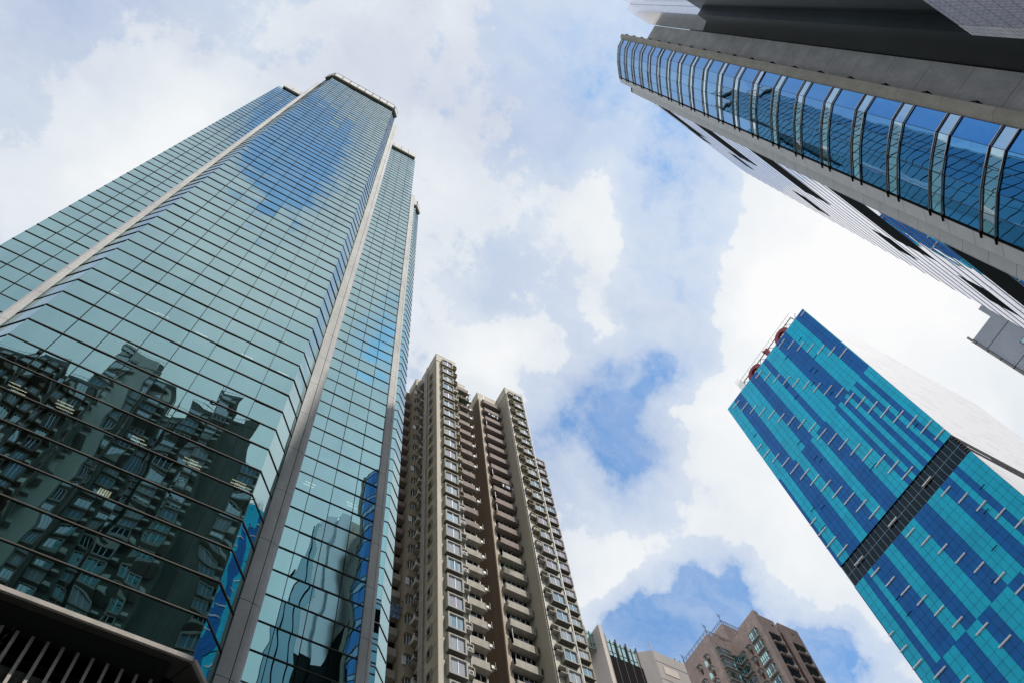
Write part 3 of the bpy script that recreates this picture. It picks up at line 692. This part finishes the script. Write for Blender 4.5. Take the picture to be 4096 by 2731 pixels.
o = ring(7.7, 185.25, 1.2, 2.15).build('sign_letter', None, (0, 0, 0)); tag(o, 'red ring-shaped rooftop letter nearest the top corner of blue tower', 'sign letter', 'red rooftop letters')
m = MB(); m.prism([B(13.15, d + .25), B(12.0, d + .25), B(12.0, d - .5), B(13.15, d - .5)], 184, 187.8, 'sign_red'); m.prism([B(13.3, d + .4), B(12.9, d + .4), B(12.9, d), B(13.3, d)], 186.9, 188, 'sign_red')
o = m.build('sign_letter'); tag(o, 'red square-ended rooftop letter between the two ring-shaped letters', 'sign letter', 'red rooftop letters')

# ------------------------------------------------------------------ brown residential tower
T5 = thing('apartment_tower', 'tall brown and beige apartment tower with stacked bay windows beside glass tower', 'apartment tower', (30, 50, 0))
YR = 43.6; ZR = 126.9
def wall(name, poly, mat, z0=.14, z1=ZR, groove=None, grid=True):
    m = MB(); m.prism(poly, z0, z1, mat); return m.build(name, T5)
wall('wall', [(23.69, 43.6), (26.78, 43.6), (26.78, 46.0), (26.78, 48.3), (23.69, 48.3)], 'render_beige')
wall('wall', [(26.78, 46.0), (29.67, 46.0), (29.67, 55), (26.78, 55)], 'render_beige', z1=126.2)
wall('wall', [(22.87, 48.32), (26.76, 48.32), (26.76, 50.5), (22.87, 50.5)], 'render_olive', z1=126.3)
wall('wall', [(12, 50.55), (31.9, 50.55), (31.9, 60), (12, 60)], 'render_brown', z1=126.0)
wall('wall', [(31.96, 46.0), (35.4, 46.0), (35.4, 60), (31.96, 60)], 'render_brown', z1=126.2)
wall('wall', [(35.41, 43.6), (38.44, 43.6), (38.44, 60), (35.41, 60)], 'render_beige')
wall('wall', [(38.46, 51.9), (47.4, 51.9), (47.4, 62), (38.46, 62)], 'parapet_beige', z1=128.0)
# olive skin on the side facing the viewer's left, cream roof bands, joints
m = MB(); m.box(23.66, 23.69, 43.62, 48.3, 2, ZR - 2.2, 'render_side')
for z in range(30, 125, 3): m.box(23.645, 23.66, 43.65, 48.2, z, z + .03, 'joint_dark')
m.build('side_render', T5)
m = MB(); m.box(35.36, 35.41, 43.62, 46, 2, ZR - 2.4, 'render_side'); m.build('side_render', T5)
m = MB()
for (x0, x1, y0, y1, zt) in ((23.63, 26.84, 43.54, 48.3, ZR), (26.84, 29.73, 45.94, 47, 126.2), (31.9, 35.35, 45.94, 60, 126.2), (35.35, 38.5, 43.54, 60, ZR), (22.8, 23.6, 48.26, 50.5, 126.3)):
    m.box(x0, x1, y0, y1, zt - 1.9, zt + .35, 'render_beige'); m.box(x0 - .03, x1 + .03, y0 - .03, y1, zt + .36, zt + .46, 'frame_bronze')
m.build('roof_band', T5)
# window helpers
def pane(w, h, n, curtain_, y=.12):
    m = MB(); m.face([(0, y, 0), (w, y, 0), (w, y, h), (0, y, h)], 'glass_window')
    if curtain_:
        a, b = random.uniform(.02, .3), random.uniform(.62, .98)
        m.face([(w * a, y - .012, .05), (w * b, y - .012, .05), (w * b, y - .012, h - .06), (w * a, y - .012, h - .06)], curtain_)
    for i in range(n + 1): x = w * i / n; m.box(x - .028, x + .028, y - .06, y - .015, 0, h, 'frame_white')
    m.box(0, w, y - .05, y - .016, -.02, .04, 'frame_white'); m.box(0, w, y - .05, y - .016, h - .04, h + .02, 'frame_white')
    return m
CUR = ['curtain_white', 'curtain_blue', 'curtain_white', 'curtain_lilac', None, 'curtain_white', 'curtain_blue']
def baybox(mat, w, h, dep=.55, n=2, cur=None, parent=T5, loc=(0, 0, 0)):
    m = MB(); t = .16
    m.box(-t, w + t, -dep, 0, -t, 0, mat); m.box(-t, w + t, -dep, 0, h, h + t, mat); m.box(-t, 0, -dep, 0, 0, h, mat); m.box(w, w + t, -dep, 0, 0, h, mat)
    m.box(-t + .03, w + t - .03, -dep + .03, -.02, -t - .05, -t - .002, 'frame_bronze')
    o = m.build('bay_window', parent, loc)
    p = pane(w, h, n, cur, -dep + .14).build('window_glass', o, loc); return o
def acledge(mat, w, h, ac=True, parent=T5, loc=(0, 0, 0)):
    m = MB(); m.box(0, w, -.5, 0, -.1, 0, mat); m.box(0, w, -.5, 0, h, h + .1, mat); m.box(w, w + .08, -.5, 0, -.1, h + .1, mat)
    m.box(.02, w - .02, -.02, 0, 0, h, 'dark_interior')
    o = m.build('ac_ledge', parent, loc)
    if ac:
        q = MB(); q.box(.06, w - .05, -.46, -.08, .02, h * .6, 'ac_white'); q.box(.1, w - .1, -.465, -.461, .06, h * .5, 'ac_grille'); q.build('air_conditioner', o, loc)
    return o
protos = {}
def get(kind, variant, maker):
    k = (kind, variant)
    return protos.get(k), k
def place(kind, variant, maker, loc, parent=T5):
    k = (kind, variant)
    if k not in protos: protos[k] = maker(loc); return protos[k]
    return inst(protos[k], parent, loc)
for k in range(28):     # front block, bays and ledges
    z = 1.6 + 43.6 * (2.7867 - .06395 * k) + .16; tone = 'box_tan' if k < 14 else 'box_grey'; v = random.randint(0, 6)
    place('bayA', (tone, v), lambda loc: baybox(tone, 1.42, 1.72, cur=CUR[v], loc=loc), (24.52, 43.6, z))
    a = random.random() < .5
    place('ledA', (tone, a), lambda loc: acledge(tone, .55, .8, a, loc=loc), (26.15, 43.6, z + .68))
for k in range(28):     # right block
    z = 1.6 + 43.6 * (2.7961 - .06520 * k) + .16; tone = 'box_tan' if k < 14 else 'box_grey'; v = random.randint(0, 6)
    place('bayB', (tone, v), lambda loc: baybox(tone, 1.3, 1.45, cur=CUR[v], loc=loc), (36.45, 43.6, z))
    a = random.random() < .5
    place('ledB', (tone, a), lambda loc: acledge(tone, .62, .7, a, loc=loc), (35.60, 43.6, z + .9))
for k in range(22):     # far right block
    z = 1.6 + 51.9 * (2.373 - .0532 * k) + .16; tone = 'box_tan' if k > 12 else 'box_pink'; tone = 'parapet_mauve' if k < 12 else 'box_tan'; v = random.randint(0, 6)
    place('bayC', (tone, v), lambda loc: baybox(tone, 1.5, 1.35, cur=CUR[v], loc=loc), (45.3, 51.9, z))
    place('ledC', tone, lambda loc: acledge(tone, .5, .5, False, loc=loc), (44.6, 51.9, z + .8))
def balcony(mat, w, dep, ph, h, n, cur, loc, open_=False):
    m = MB(); m.box(0, w, -dep, 0, 0, .18, mat); m.box(0, w, -dep, -dep + .14, .18, ph, mat); m.box(0, .14, -dep, 0, .18, ph, mat); m.box(w - .14, w, -dep, 0, .18, ph, mat)
    o = m.build('balcony', T5, loc)
    p = MB(); p.box(.05, w - .05, -.05, 0, ph * .6, h, 'dark_interior')
    p.face([(.1, -.07, ph), (w - .1, -.07, ph), (w - .1, -.07, h - .25), (.1, -.07, h - .25)], 'glass_dark')
    if cur: a = random.uniform(.05, .5); p.face([(w * a, -.085, ph), (w * (a + .4), -.085, ph), (w * (a + .4), -.085, h - .4), (w * a, -.085, h - .4)], cur)
    for i in range(n + 1): x = .1 + (w - .2) * i / n; p.box(x - .03, x + .03, -.14, -.09, ph, h - .2, 'frame_white')
    p.box(.1, w - .1, -.14, -.09, ph + .42, ph + .46, 'frame_white'); p.build('window_glass', o, loc)
    if open_:
        q = MB(); q.obox((w * .18, -.15), (w * .05, -.75), (1, 0), 0, .04, ph + .1, h - .35, 'frame_white'); q.obox((w * .17, -.2), (w * .06, -.7), (1, 0), .041, .046, ph + .2, h - .45, 'glass_window'); q.build('casement', o, loc)
    return o
for k in range(28):
    tone = 'parapet_mauve' if k < 14 else 'parapet_beige'; v = random.randint(0, 6); op = random.random() < .3
    z = 1.6 + 46.0 * (2.6229 - .0610 * k)
    place('balcB', (tone, v, op), lambda loc: balcony(tone, 2.95, .75, 1.02, 2.7, 5, CUR[v], loc, op), (32.3, 46.0, z))
for k in range(28):
    tone = 'parapet_mauve' if k < 14 else 'parapet_beige'; v = random.randint(0, 6); op = random.random() < .2
    z = 1.6 + 46.0 * (2.6301 - .0606 * k)
    place('balcA', (tone, v, op), lambda loc: balcony(tone, 2.95, .75, 1.0, 2.7, 4, CUR[v], loc, op), (26.85, 46.0, z))
    if random.random() < .8:
        m = MB(); x = 29.78; m.box(x, x + .55, 45.6, 46.0, z + .9, z + 1.35, 'ac_white'); m.tube((x, 45.5, z + .8), (x + .7, 45.5, z + .8), .025, 'steel_dark', 4); m.tube((x + .6, 45.5, z + .8), (x + .6, 45.5, z + 1.7), .025, 'steel_dark', 4); m.build('air_conditioner', T5)
m = MB(); m.box(31.93, 32.28, 45.80, 46.0, 2, 124.2, 'pilaster_cream'); m.box(35.1, 35.36, 45.85, 46, 2, 124.2, 'render_olive')
m.box(29.55, 29.68, 45.9, 46, 2, 124.2, 'pilaster_cream'); m.build('pilaster', T5)
for x, y in ((35.5, 43.5), (35.3, 45.9), (26.72, 43.5), (38.36, 43.5)):
    m = MB(); m.tube((x, y, 10), (x, y, 125.5), .06, 'pipe_grey'); m.build('drain_pipe', T5)
for y in (46.15, 46.42, 46.7):
    m = MB(); m.tube((23.45, y, 10), (23.45, y, 127.2 if y < 46.3 else 125.6), .075, 'pipe_grey')
    for z in range(20, 124, 3): m.tube((23.45, y, z), (23.45, y, z + .16), .11, 'pipe_grey')
    m.build('drain_pipe', T5)
def smallwin(loc, tone):
    m = MB(); w, h, t = .62, 1.05, .12
    m.box(-.14, 0, -t, w + t, -t, 0, tone); m.box(-.14, 0, -t, w + t, h, h + t, tone); m.box(-.14, 0, -t, 0, 0, h, tone); m.box(-.14, 0, w, w + t, 0, h, tone); m.box(-.02, -.005, 0, w, 0, h, 'glass_dark'); m.box(-.05, -.021, w / 2 - .02, w / 2 + .02, 0, h, 'frame_bronze')
    return m.build('small_window', T5, loc)
for k in range(30):
    tone = 'box_tan' if k < 16 else 'box_grey'; place('small', tone, lambda loc: smallwin(loc, tone), (23.64, 44.75, 1.6 + 43.6 * (2.735 - .0640 * k)))
# dense service bay: ledges, racks, kitchens
for k in range(30):
    z = 122.6 - 2.8 * k
    m = MB(); yv = 47.1
    m.box(23.15, 23.66, yv, yv + 1.0, z, z + .12, 'box_tan'); m.box(23.2, 23.64, yv + .1, yv + .9, z + .13, z + .62, 'ac_white' if k % 3 else 'ac_grille')
    m.tube((23.1, yv, z + .9), (23.1, yv + 1.1, z + .9), .025, 'wire', 4); m.tube((23.1, yv, z + 1.5), (23.6, yv, z + 1.5), .03, 'pipe_grey', 4)
    m.box(23.6, 23.655, yv + .05, yv + .95, z + .8, z + 2.0, 'glass_dark'); m.build('service_rack', T5)
for k in range(30):
    z = 1.6 + 48.3 * (2.56 - .0580 * k) if False else 121.4 - 2.8 * k
    m = MB(); tone = 'box_tan' if k < 22 else 'box_grey'
    m.box(22.62, 23.5, 47.75, 48.32, z, z + 1.15, tone); m.box(22.8, 23.45, 48.0, 48.3, z + 1.15, z + 2.8, 'dark_interior')
    o = m.build('kitchen_bay', T5)
    q = MB(); q.face([(22.84, 47.98, z + 1.18), (23.42, 47.98, z + 1.18), (23.42, 47.98, z + 2.7), (22.84, 47.98, z + 2.7)], 'glass_window')
    for x in (22.84, 23.12, 23.42): q.box(x - .025, x + .025, 47.93, 47.97, z + 1.15, z + 2.75, 'frame_white')
    if k % 4 == 1: q.box(22.35, 22.78, 47.7, 47.74, z + 1.3, z + 2.3, 'frame_white')
    q.build('window_glass', o)
    q = MB(); q.box(23.3, 23.75, 47.3, 47.7, z + 2.1, z + 2.5, 'ac_white'); q.box(23.32, 23.72, 47.295, 47.299, z + 2.14, z + 2.46, 'ac_grille'); q.build('air_conditioner', o)
for k in range(32):
    z = 120.2 - 2.8 * k; tone = 'parapet_mauve' if k < 15 else 'parapet_beige'
    m = MB(); m.box(18, 22.8, 49.7, 50.55, z, z + .95, tone); m.box(18, 22.8, 50.45, 50.54, z + .95, z + 2.6, 'glass_dark')
    m.box(20.6, 21.6, 49.35, 49.68, z + .5, z + 1.0, 'frame_white'); m.box(20.66, 21.54, 49.33, 49.349, z + .56, z + .94, 'ac_grille')
    for x in (19.4, 20.6, 21.8): m.box(x, x + .06, 50.36, 50.44, z + .95, z + 2.5, 'frame_white')
    m.build('rear_balcony', T5)
m = MB(); m.tube((24.0, 46, 127), (24.0, 46, 129.6), .05, 'steel_dark'); m.build('antenna', T5)
# loose things on the tower
def plantball(name, label, c, r, mat, n=260, squash=.8):
    m = MB()
    for _ in range(n):
        d = Vector((random.gauss(0, 1), random.gauss(0, 1), random.gauss(0, squash))) * r * .45; p = Vector(c) + d; s = r * random.uniform(.06, .14)
        a = Vector((random.gauss(0, 1), random.gauss(0, 1), random.gauss(0, 1))).normalized(); b = a.orthogonal().normalized()
        m.face([p - a * s, p + b * s * .5, p + a * s, p - b * s * .5], mat)
    o = m.build(name); tag(o, label, 'plant'); return o
plantball('balcony_plant', 'leafy green plants filling a balcony near the apartment tower roof', (28.4, 45.4, 1.6 + 46 * (2.6301 - .0606 * 2) + 1.5), 1.5, 'leaf', 500, .45)
plantball('balcony_plant', 'small green shrub hanging over a lower beige balcony of apartment tower', (32.9, 45.1, 1.6 + 46 * (2.6229 - .0610 * 15) + 1.1), .7, 'leaf', 240)
plantball('podium_shrub', 'dark leafy shrub behind the upright fins under glass tower', (-3.0, 20.8, 22.6), .8, 'leaf_dark', 420)
plantball('podium_shrub', 'small bright sprig of leaves between two podium fins', (-1.85, 20.75, 22.2), .3, 'leaf', 120)
for (x, z, c1, lab) in ((33.6, 1.6 + 46 * (2.6229 - .0610 * 2) + 1.3, 'cloth_white', 'row of white and navy laundry on a high mauve balcony'), (34.3, 1.6 + 46 * (2.6229 - .0610 * 9) + 1.3, 'cloth_white', 'few clothes drying on a lower mauve balcony')):
    m = MB(); m.tube((x - .8, 45.1, z + .8), (x + .9, 45.1, z + .8), .015, 'wire', 4)
    for i in range(6): w = random.uniform(.12, .2); m.box(x - .7 + i * .27, x - .7 + i * .27 + w, 45.08, 45.1, z + .1 + random.uniform(0, .25), z + .79, 'cloth_navy' if i % 3 == 1 else c1)
    tag(m.build('laundry'), lab, 'laundry')
m = MB()
for i in range(9):
    x = 26.9 + i * .12; z0 = 1.6 + 46 * (2.6301 - .0606 * 15) + .9; m.face([(x, 45.2, z0 - .15 * i * .6), (x + .13, 45.18, z0 - .15 * (i + 1) * .6), (x + .13, 45.15, z0 - .5 - .1 * i), (x, 45.2, z0 - .45 - .1 * i)], 'cloth_white')
tag(m.build('hanging_sheet'), 'white sheet hanging over a balcony of apartment tower', 'sheet')
m = MB(); zq = 72.0
for i in range(8):
    m.face([(21.0 + i * .22, 49.5 + .1 * (i % 2), zq), (21.22 + i * .22, 49.5 + .1 * ((i + 1) % 2), zq), (21.22 + i * .22, 49.2, zq + 1.6), (21.0 + i * .22, 49.2, zq + 1.6)], 'tarp_blue')
for i in range(5): m.tube((20.9 + i * .4, 49.0, zq - .3), (20.9 + i * .4, 49.0, zq + 2.4), .03, 'steel_dark', 4)
for i in range(3): m.tube((20.8, 49.0, zq + i), (22.9, 49.0, zq + i), .03, 'steel_dark', 4)
tag(m.build('tarpaulin'), 'blue tarpaulin on small scaffold between glass tower and apartment tower', 'tarpaulin')

# ------------------------------------------------------------------ beige block with glass box
T6 = thing('glass_topped_building', 'beige building with green glass top storey and dark wall, low behind apartments', 'building', (85, 84, 0)); k6 = 80.0
def X6(t): return t * k6
m = MB(); m.box(X6(.959), X6(.9675), 80, 84.6, .14, 136.8, 'plain_beige'); m.box(X6(.9675), X6(.9705), 80, 84.6, .14, 134.8, 'plain_grey'); m.build('beige_wall', T6)
m = MB(); m.prism([(X6(1.064), 82.6), (X6(1.108), 80), (X6(1.182), 80.0), (X6(1.30), 80.0), (X6(1.30), 90), (X6(1.064), 90)], .14, 136.0, 'plain_grey')
for z in (133.2, 128.6, 124): m.box(X6(1.109), X6(1.29), 79.97, 80, z, z + .08, 'joint_dark')
m.build('grey_wall', T6)
m = MB(); m.box(X6(1.125), X6(1.165), 79.93, 79.96, 130.4, 132.4, 'plain_beige'); m.box(X6(1.19), X6(1.23), 79.93, 79.96, 126, 128.4, 'tower_blue_grey'); m.build('louvre_panel', T6)
m = MB(); m.box(X6(.972), X6(1.1), 81.6, 90, .14, 131.6, 'bar_black'); 
for i in range(7): x = X6(.985) + i * 1.75; m.box(x, x + .05, 81.55, 81.6, 20, 131.5, 'steel_dark')
m.build('dark_wall', T6)
m = MB()
m.face([(X6(.90), 82.0, 131.7), (X6(1.105), 82.0, 131.7), (X6(1.105), 82.0, 136.6), (X6(.90), 82.0, 136.6)], 'glass_roof_box'); m.face([(X6(.90), 82.0, 131.7), (X6(.90), 90, 131.7), (X6(.90), 90, 136.6), (X6(.90), 82.0, 136.6)], 'glass_roof_box')
m.face([(X6(.90), 82, 136.6), (X6(1.105), 82, 136.6), (X6(1.105), 90, 136.6), (X6(.90), 90, 136.6)], 'glass_roof_box')
for z in (131.7, 133.2, 135.7): m.box(X6(.90), X6(1.105), 81.93, 81.99, z, z + .07, 'frame_bronze')
for i in range(15): x = X6(.905) + i * 1.15; m.box(x, x + (.16 if i % 2 == 0 else .05), 81.85 - (.2 if i % 2 == 0 else 0), 82, 131.5, 137.2 if i % 2 == 0 else 136.6, 'frame_bronze')
m.build('glass_storey', T6)
m = MB(); m.box(X6(1.175), X6(1.29), 80.6, 80.7, 136.0, 137.2, 'glass_roof_box')
for i in range(7): m.box(X6(1.18) + i * 1.2, X6(1.18) + i * 1.2 + .08, 80.5, 80.58, 135.8, 137.4, 'frame_bronze')
m.build('roof_glazing', T6)
m = MB(); m.tube((X6(1.108), 80.2, 136), (X6(1.108), 80.2, 138.4), .12, 'plain_beige'); m.build('antenna', T6)

# ------------------------------------------------------------------ pink residential tower
T7 = thing('pebbledash_apartment_block', 'stained pinkish grey apartment block with green bay windows at bottom of view', 'apartment block', (92, 65, 0))
def w7(poly, z1, mat='pink_pebbledash'):
    m = MB(); m.prism(poly, .14, z1, mat); m.build('wall', T7)
w7([(86.3, 65), (92.2, 65), (92.2, 72), (86.3, 72)], 122.6)
w7([(91.3, 58.1), (95.35, 58.1), (95.35, 64.98), (91.3, 64.98)], 122.9)
w7([(96.35, 58.1), (100.6, 58.1), (100.6, 66), (96.35, 66)], 123.2)
w7([(95.36, 60.5), (96.34, 60.5), (96.34, 66), (95.36, 66)], 121.5, 'render_brown')
w7([(93.0, 66.2), (97.4, 66.2), (97.4, 70), (93.0, 70)], 130.4)
w7([(91.28, 58.08), (92.3, 58.08), (92.3, 62.5), (91.28, 62.5)], 123.6)
m = MB(); m.tube((96.15, 58.3, 20), (96.15, 58.3, 120.5), .09, 'rust_stain'); m.tube((95.8, 58.4, 20), (95.8, 58.4, 120), .07, 'rust_stain'); m.build('drain_pipe', T7)
def bay7(w, loc, side=False, cur=None):
    m = MB(); dep, h, t = .6, 1.7, .14; G_ = 'box_grey'
    def bx(a0, a1, d0, d1, z0, z1, mat):
        if side: m.box(-d1, -d0, a0, a1, z0, z1, mat)
        else: m.box(a0, a1, -d1, -d0, z0, z1, mat)
    bx(-t, w + t, 0, dep, -.25, 0, G_); bx(-t, w + t, 0, dep, h, h + .15, G_)
    o = m.build('bay_window', T7, loc); m = MB()
    bx(0, w, 0, dep - .06, 0, h, 'glass_roof_box')
    if cur: bx(w * .1, w * .5, dep - .06, dep - .055, .1, h - .1, cur)
    for i in range(5): bx(w * i / 4 - .03, w * i / 4 + .03, dep - .055, dep - .01, 0, h, 'frame_bronze')
    bx(0, w, dep - .055, dep - .02, .5, .55, 'frame_bronze')
    m.build('window_glass', o, loc); return o
def ac7(loc, side=False):
    m = MB(); w, d, h = .75, .55, .5
    if side: m.box(-d, 0, 0, w, 0, h, 'ac_white'); m.box(-d - .01, -d - .002, .06, w - .06, .06, h - .06, 'ac_grille'); m.box(-.012, -.001, .1, w - .2, -1.1, -.02, 'rust_stain'); m.box(-d - .1, 0, -.1, w + .1, h + .25, h + .31, 'box_grey')
    else: m.box(0, w, -d, 0, 0, h, 'ac_white'); m.box(.06, w - .06, -d - .01, -d - .002, .06, h - .06, 'ac_grille'); m.box(-.1, w + .1, -d - .1, 0, h + .25, h + .31, 'box_grey')
    return m.build('air_conditioner', T7, loc)
fp = 2.795
for k in range(16):
    z = 117.4 - fp * k
    v = random.choice([None, 'curtain_white', 'curtain_blue'])
    place('b7a', v, lambda loc: bay7(2.5, loc, cur=v), (87.0, 65, z), T7)
    v2 = random.choice([None, 'curtain_white']); place('b7b', v2, lambda loc: bay7(1.2, loc, cur=v2), (90.0, 65, z - .6), T7)
    place('b7c', v2, lambda loc: bay7(1.5, loc, True, v2), (91.3, 63.1, z - .6), T7)
    place('b7d', v, lambda loc: bay7(1.7, loc, True, v), (91.28, 59.0, z + .6), T7)
    place('a7a', 0, lambda loc: ac7(loc, True), (91.28, 61.5, z + .2), T7)
    place('a7b', 0, lambda loc: ac7(loc, True), (86.3, 68.6, z + .4 - (k % 2) * .5), T7); place('a7b', 0, None, (86.3, 66.4, z + .6), T7)
    m = MB(); m.box(86.26, 86.3, 67.2, 67.8, z - .2, z + 1.1, 'glass_roof_box'); m.build('small_window', T7)
    for x0 in (92.6, 97.6):
        m = MB(); m.box(x0, x0 + 2.3, 58.02, 58.1, z - 1.0, z + 1.4, 'dark_interior'); m.box(x0 - .1, x0 + 2.4, 57.75, 58.1, z - 1.25, z - 1.0, 'pink_pebbledash'); o = m.build('window_recess', T7)
        q = MB(); q.face([(x0 + .1, 57.95, z - .9), (x0 + 1.4, 57.95, z - .9), (x0 + 1.4, 57.95, z + .8), (x0 + .1, 57.95, z + .8)], random.choice(['glass_window', 'glass_roof_box', 'glass_sky']))
        for i in range(4): q.box(x0 + .1 + i * .43, x0 + .15 + i * .43, 57.9, 57.94, z - .9, z + .8, 'frame_bronze')
        q.box(x0 + 1.6, x0 + 2.2, 57.7, 58.0, z - .9, z - .4, 'ac_white'); q.build('window_glass', o)
for x0 in (94.4, 98.6):
    m = MB(); m.box(x0, x0 + .3, 58.05, 58.098, 121.2, 121.5, 'dark_interior'); m.build('vent_hole', T7)
m = MB()
for (a, b) in (((86.3, 65.05), (92.2, 65.05)), ((86.35, 65), (86.35, 72)), ((93.0, 66.2), (97.4, 66.2)), ((93.0, 66.2), (93, 70))):
    zt = 122.6 if b[1] != 66.2 and a[0] != 93.0 else 130.4; n = 8
    m.tube((*a, zt + .9), (*b, zt + .9), .04, 'steel_dark', 4); m.tube((*a, zt + .5), (*b, zt + .5), .03, 'steel_dark', 4)
    for i in range(n + 1): q = lerp(a, b, i / n); m.tube((*q, zt), (*q, zt + .95), .035, 'steel_dark', 4)
m.build('roof_railing', T7)
for x, y, zt, h in ((86.4, 65.1, 122.6, 2.2), (86.4, 71.9, 122.6, 2.0), (93.2, 66.3, 130.4, 2.6)):
    m = MB(); m.tube((x, y, zt), (x, y, zt + h), .05, 'steel_dark', 5)
    for i in range(3): m.tube((x - .5 + i * .1, y, zt + h - i * .3), (x + .5 - i * .1, y, zt + h - i * .3), .025, 'steel_dark', 4)
    m.build('antenna', T7)
m = MB(); n = 10
for i in range(n): a0, a1 = math.pi * i / n, math.pi * (i + 1) / n; [m.tube((90.2 + j * .35 + .9 * math.cos(a0), 65.8, 122.8 + 1.5 * math.sin(a0)), (90.2 + j * .35 + .9 * math.cos(a1), 65.8, 122.8 + 1.5 * math.sin(a1)), .035, 'steel_dark', 4) for j in range(3)]
m.build('ladder_cage', T7)

# ------------------------------------------------------------------ far blue-grey tower
T8 = thing('grey_slab_tower', 'plain blue-grey concrete tower with few windows, peeking past right glass wall', 'tower', (92, -3, 0))
m = MB(); m.box(90, 104, -8, 2.15, .14, 119.2, 'tower_blue_grey'); m.box(90, 96, -8, -1.9, 119.2, 122.4, 'tower_blue_grey'); m.build('wall', T8)
m = MB(); m.box(89.9, 104, 2.15, 2.5, .14, 120.4, 'plain_grey'); z = 118
while z > 20: m.box(89.85, 89.9, 2.14, 2.51, z, z + .12, 'joint_dark'); z -= 3.1
m.box(89.87, 90, 2.10, 2.15, .2, 119.2, 'joint_dark'); m.build('edge_strip', T8)
m = MB(); z = 115.5
while z > 20: m.box(89.97, 90, -8, 2.1, z, z + .10, 'joint_dark'); z -= 6.6
m.build('joint_lines', T8)
for k in range(14):
    z = 109.2 - 6.6 * k
    m = MB(); m.box(89.94, 90, -3.2, -.9, z, z + 1.9, 'frame_bronze'); o = m.build('window', T8)
    q = MB()
    for a, b, c, d_ in ((-3.1, -2.0, .1, 1.0), (-1.9, -1.0, .1, 1.0), (-3.1, -1.0, 1.1, 1.8)): q.face([(89.93, a, z + c), (89.93, b, z + c), (89.93, b, z + d_), (89.93, a, z + d_)], 'glass_roof_box')
    q.build('window_glass', o)

# ------------------------------------------------------------------ blocks behind the viewer, seen mirrored in the left tower
def estate(label, blocks, tone, seed, tonebay='box_grey', name='mirrored_apartment_tower'):
    random.seed(seed); x0 = min(b[0] for b in blocks); x1 = max(b[1] for b in blocks); yb = blocks[0][2]
    Tt = thing(name, label, 'apartment tower', ((x0 + x1) / 2, yb - 6, 0)); pr = {}
    for (a, b, y, zt, nb) in blocks:
        tn = tone if (tone == 'estate_dark' or a < -12.3) else 'estate_dark'
        m = MB(); m.box(a, b, y - 9, y, .14, zt, tn); m.box(a - .1, b + .1, y - 9, y + .1, zt - 1.4, zt, tn); m.build('wall', Tt)
        m = MB()
        for xx in (a, b): m.tube((xx, y, zt), (xx, y, zt + 1.2), .04, 'steel_dark', 4)
        m.tube((a, y, zt + 1.1), (b, y, zt + 1.1), .03, 'steel_dark', 4)
        for i in range(int((b - a) / .5)): m.tube((a + i * .5, y, zt), (a + i * .5, y, zt + 1.5), .02, 'steel_dark', 4)
        m.build('roof_railing', Tt)
        w = (b - a) / max(nb, 1)
        z = zt - 4.2; cnt = 0
        while z > zt - 78 and nb > 0:
            for i in range(nb):
                m = MB(); bx = a + i * w + w * .1; ww = min(1.9, w * .55); t = .14; yy = y
                if nb == 1 and seed != 9: bx = a + .1 if cnt % 1 == 0 else bx
                m.box(bx - t, bx + ww + t, yy, yy + .9, z - .35, z, tonebay); m.box(bx - t, bx + ww + t, yy, yy + .9, z + 1.6, z + 1.75, tonebay); m.box(bx - t, bx, yy, yy + .9, z, z + 1.6, tonebay); m.box(bx + ww, bx + ww + t, yy, yy + .9, z, z + 1.6, tonebay)
                m.box(bx, bx + ww, yy + .6, yy + .8, z, z + 1.6, random.choice(['curtain_white', 'glass_window', 'curtain_blue', 'glass_dark', 'glass_window']))
                for q in (.33, .66): m.box(bx + ww * q - .04, bx + ww * q + .04, yy + .8, yy + .86, z, z + 1.6, 'frame_white')
                if w > 2.4 or nb > 1: m.box(bx + ww + .25, min(b, bx + ww + .9), yy, yy + .7, z + .2, z + .8, 'ac_white'); m.box(bx + ww + .2, min(b, bx + ww + 1.0), yy, yy + .8, z + .0, z + .15, tonebay)
                if cnt < 95: m.build('bay_window', Tt)
                cnt += 1
            z -= 2.8
estate('dark stepped apartment tower mirrored left of centre in glass tower', [(-16.8, -12.2, -26, 128.5, 1), (-12.15, -10.4, -27.5, 131, 1), (-10.35, -7.3, -30, 130, 1), (-7.25, -4.9, -31, 127.5, 1)], 'estate_pale', 3)
estate('dark apartment tower mirrored right of centre in glass tower', [(-4.8, -1.6, -26, 122.5, 1), (-1.55, 1.6, -25, 128, 1), (1.65, 5.6, -27, 126, 0), (5.65, 9.0, -27.5, 115.5, 1)], 'estate_dark', 5)
estate('brown and teal apartment tower mirrored at the left edge of glass tower', [(-26.5, -22.4, -20, 103, 2), (-22.35, -19, -21, 110, 2), (-18.9, -14.7, -23, 109, 2)], 'estate_dark', 9, 'render_brown')
print('objects', len(S.objects))
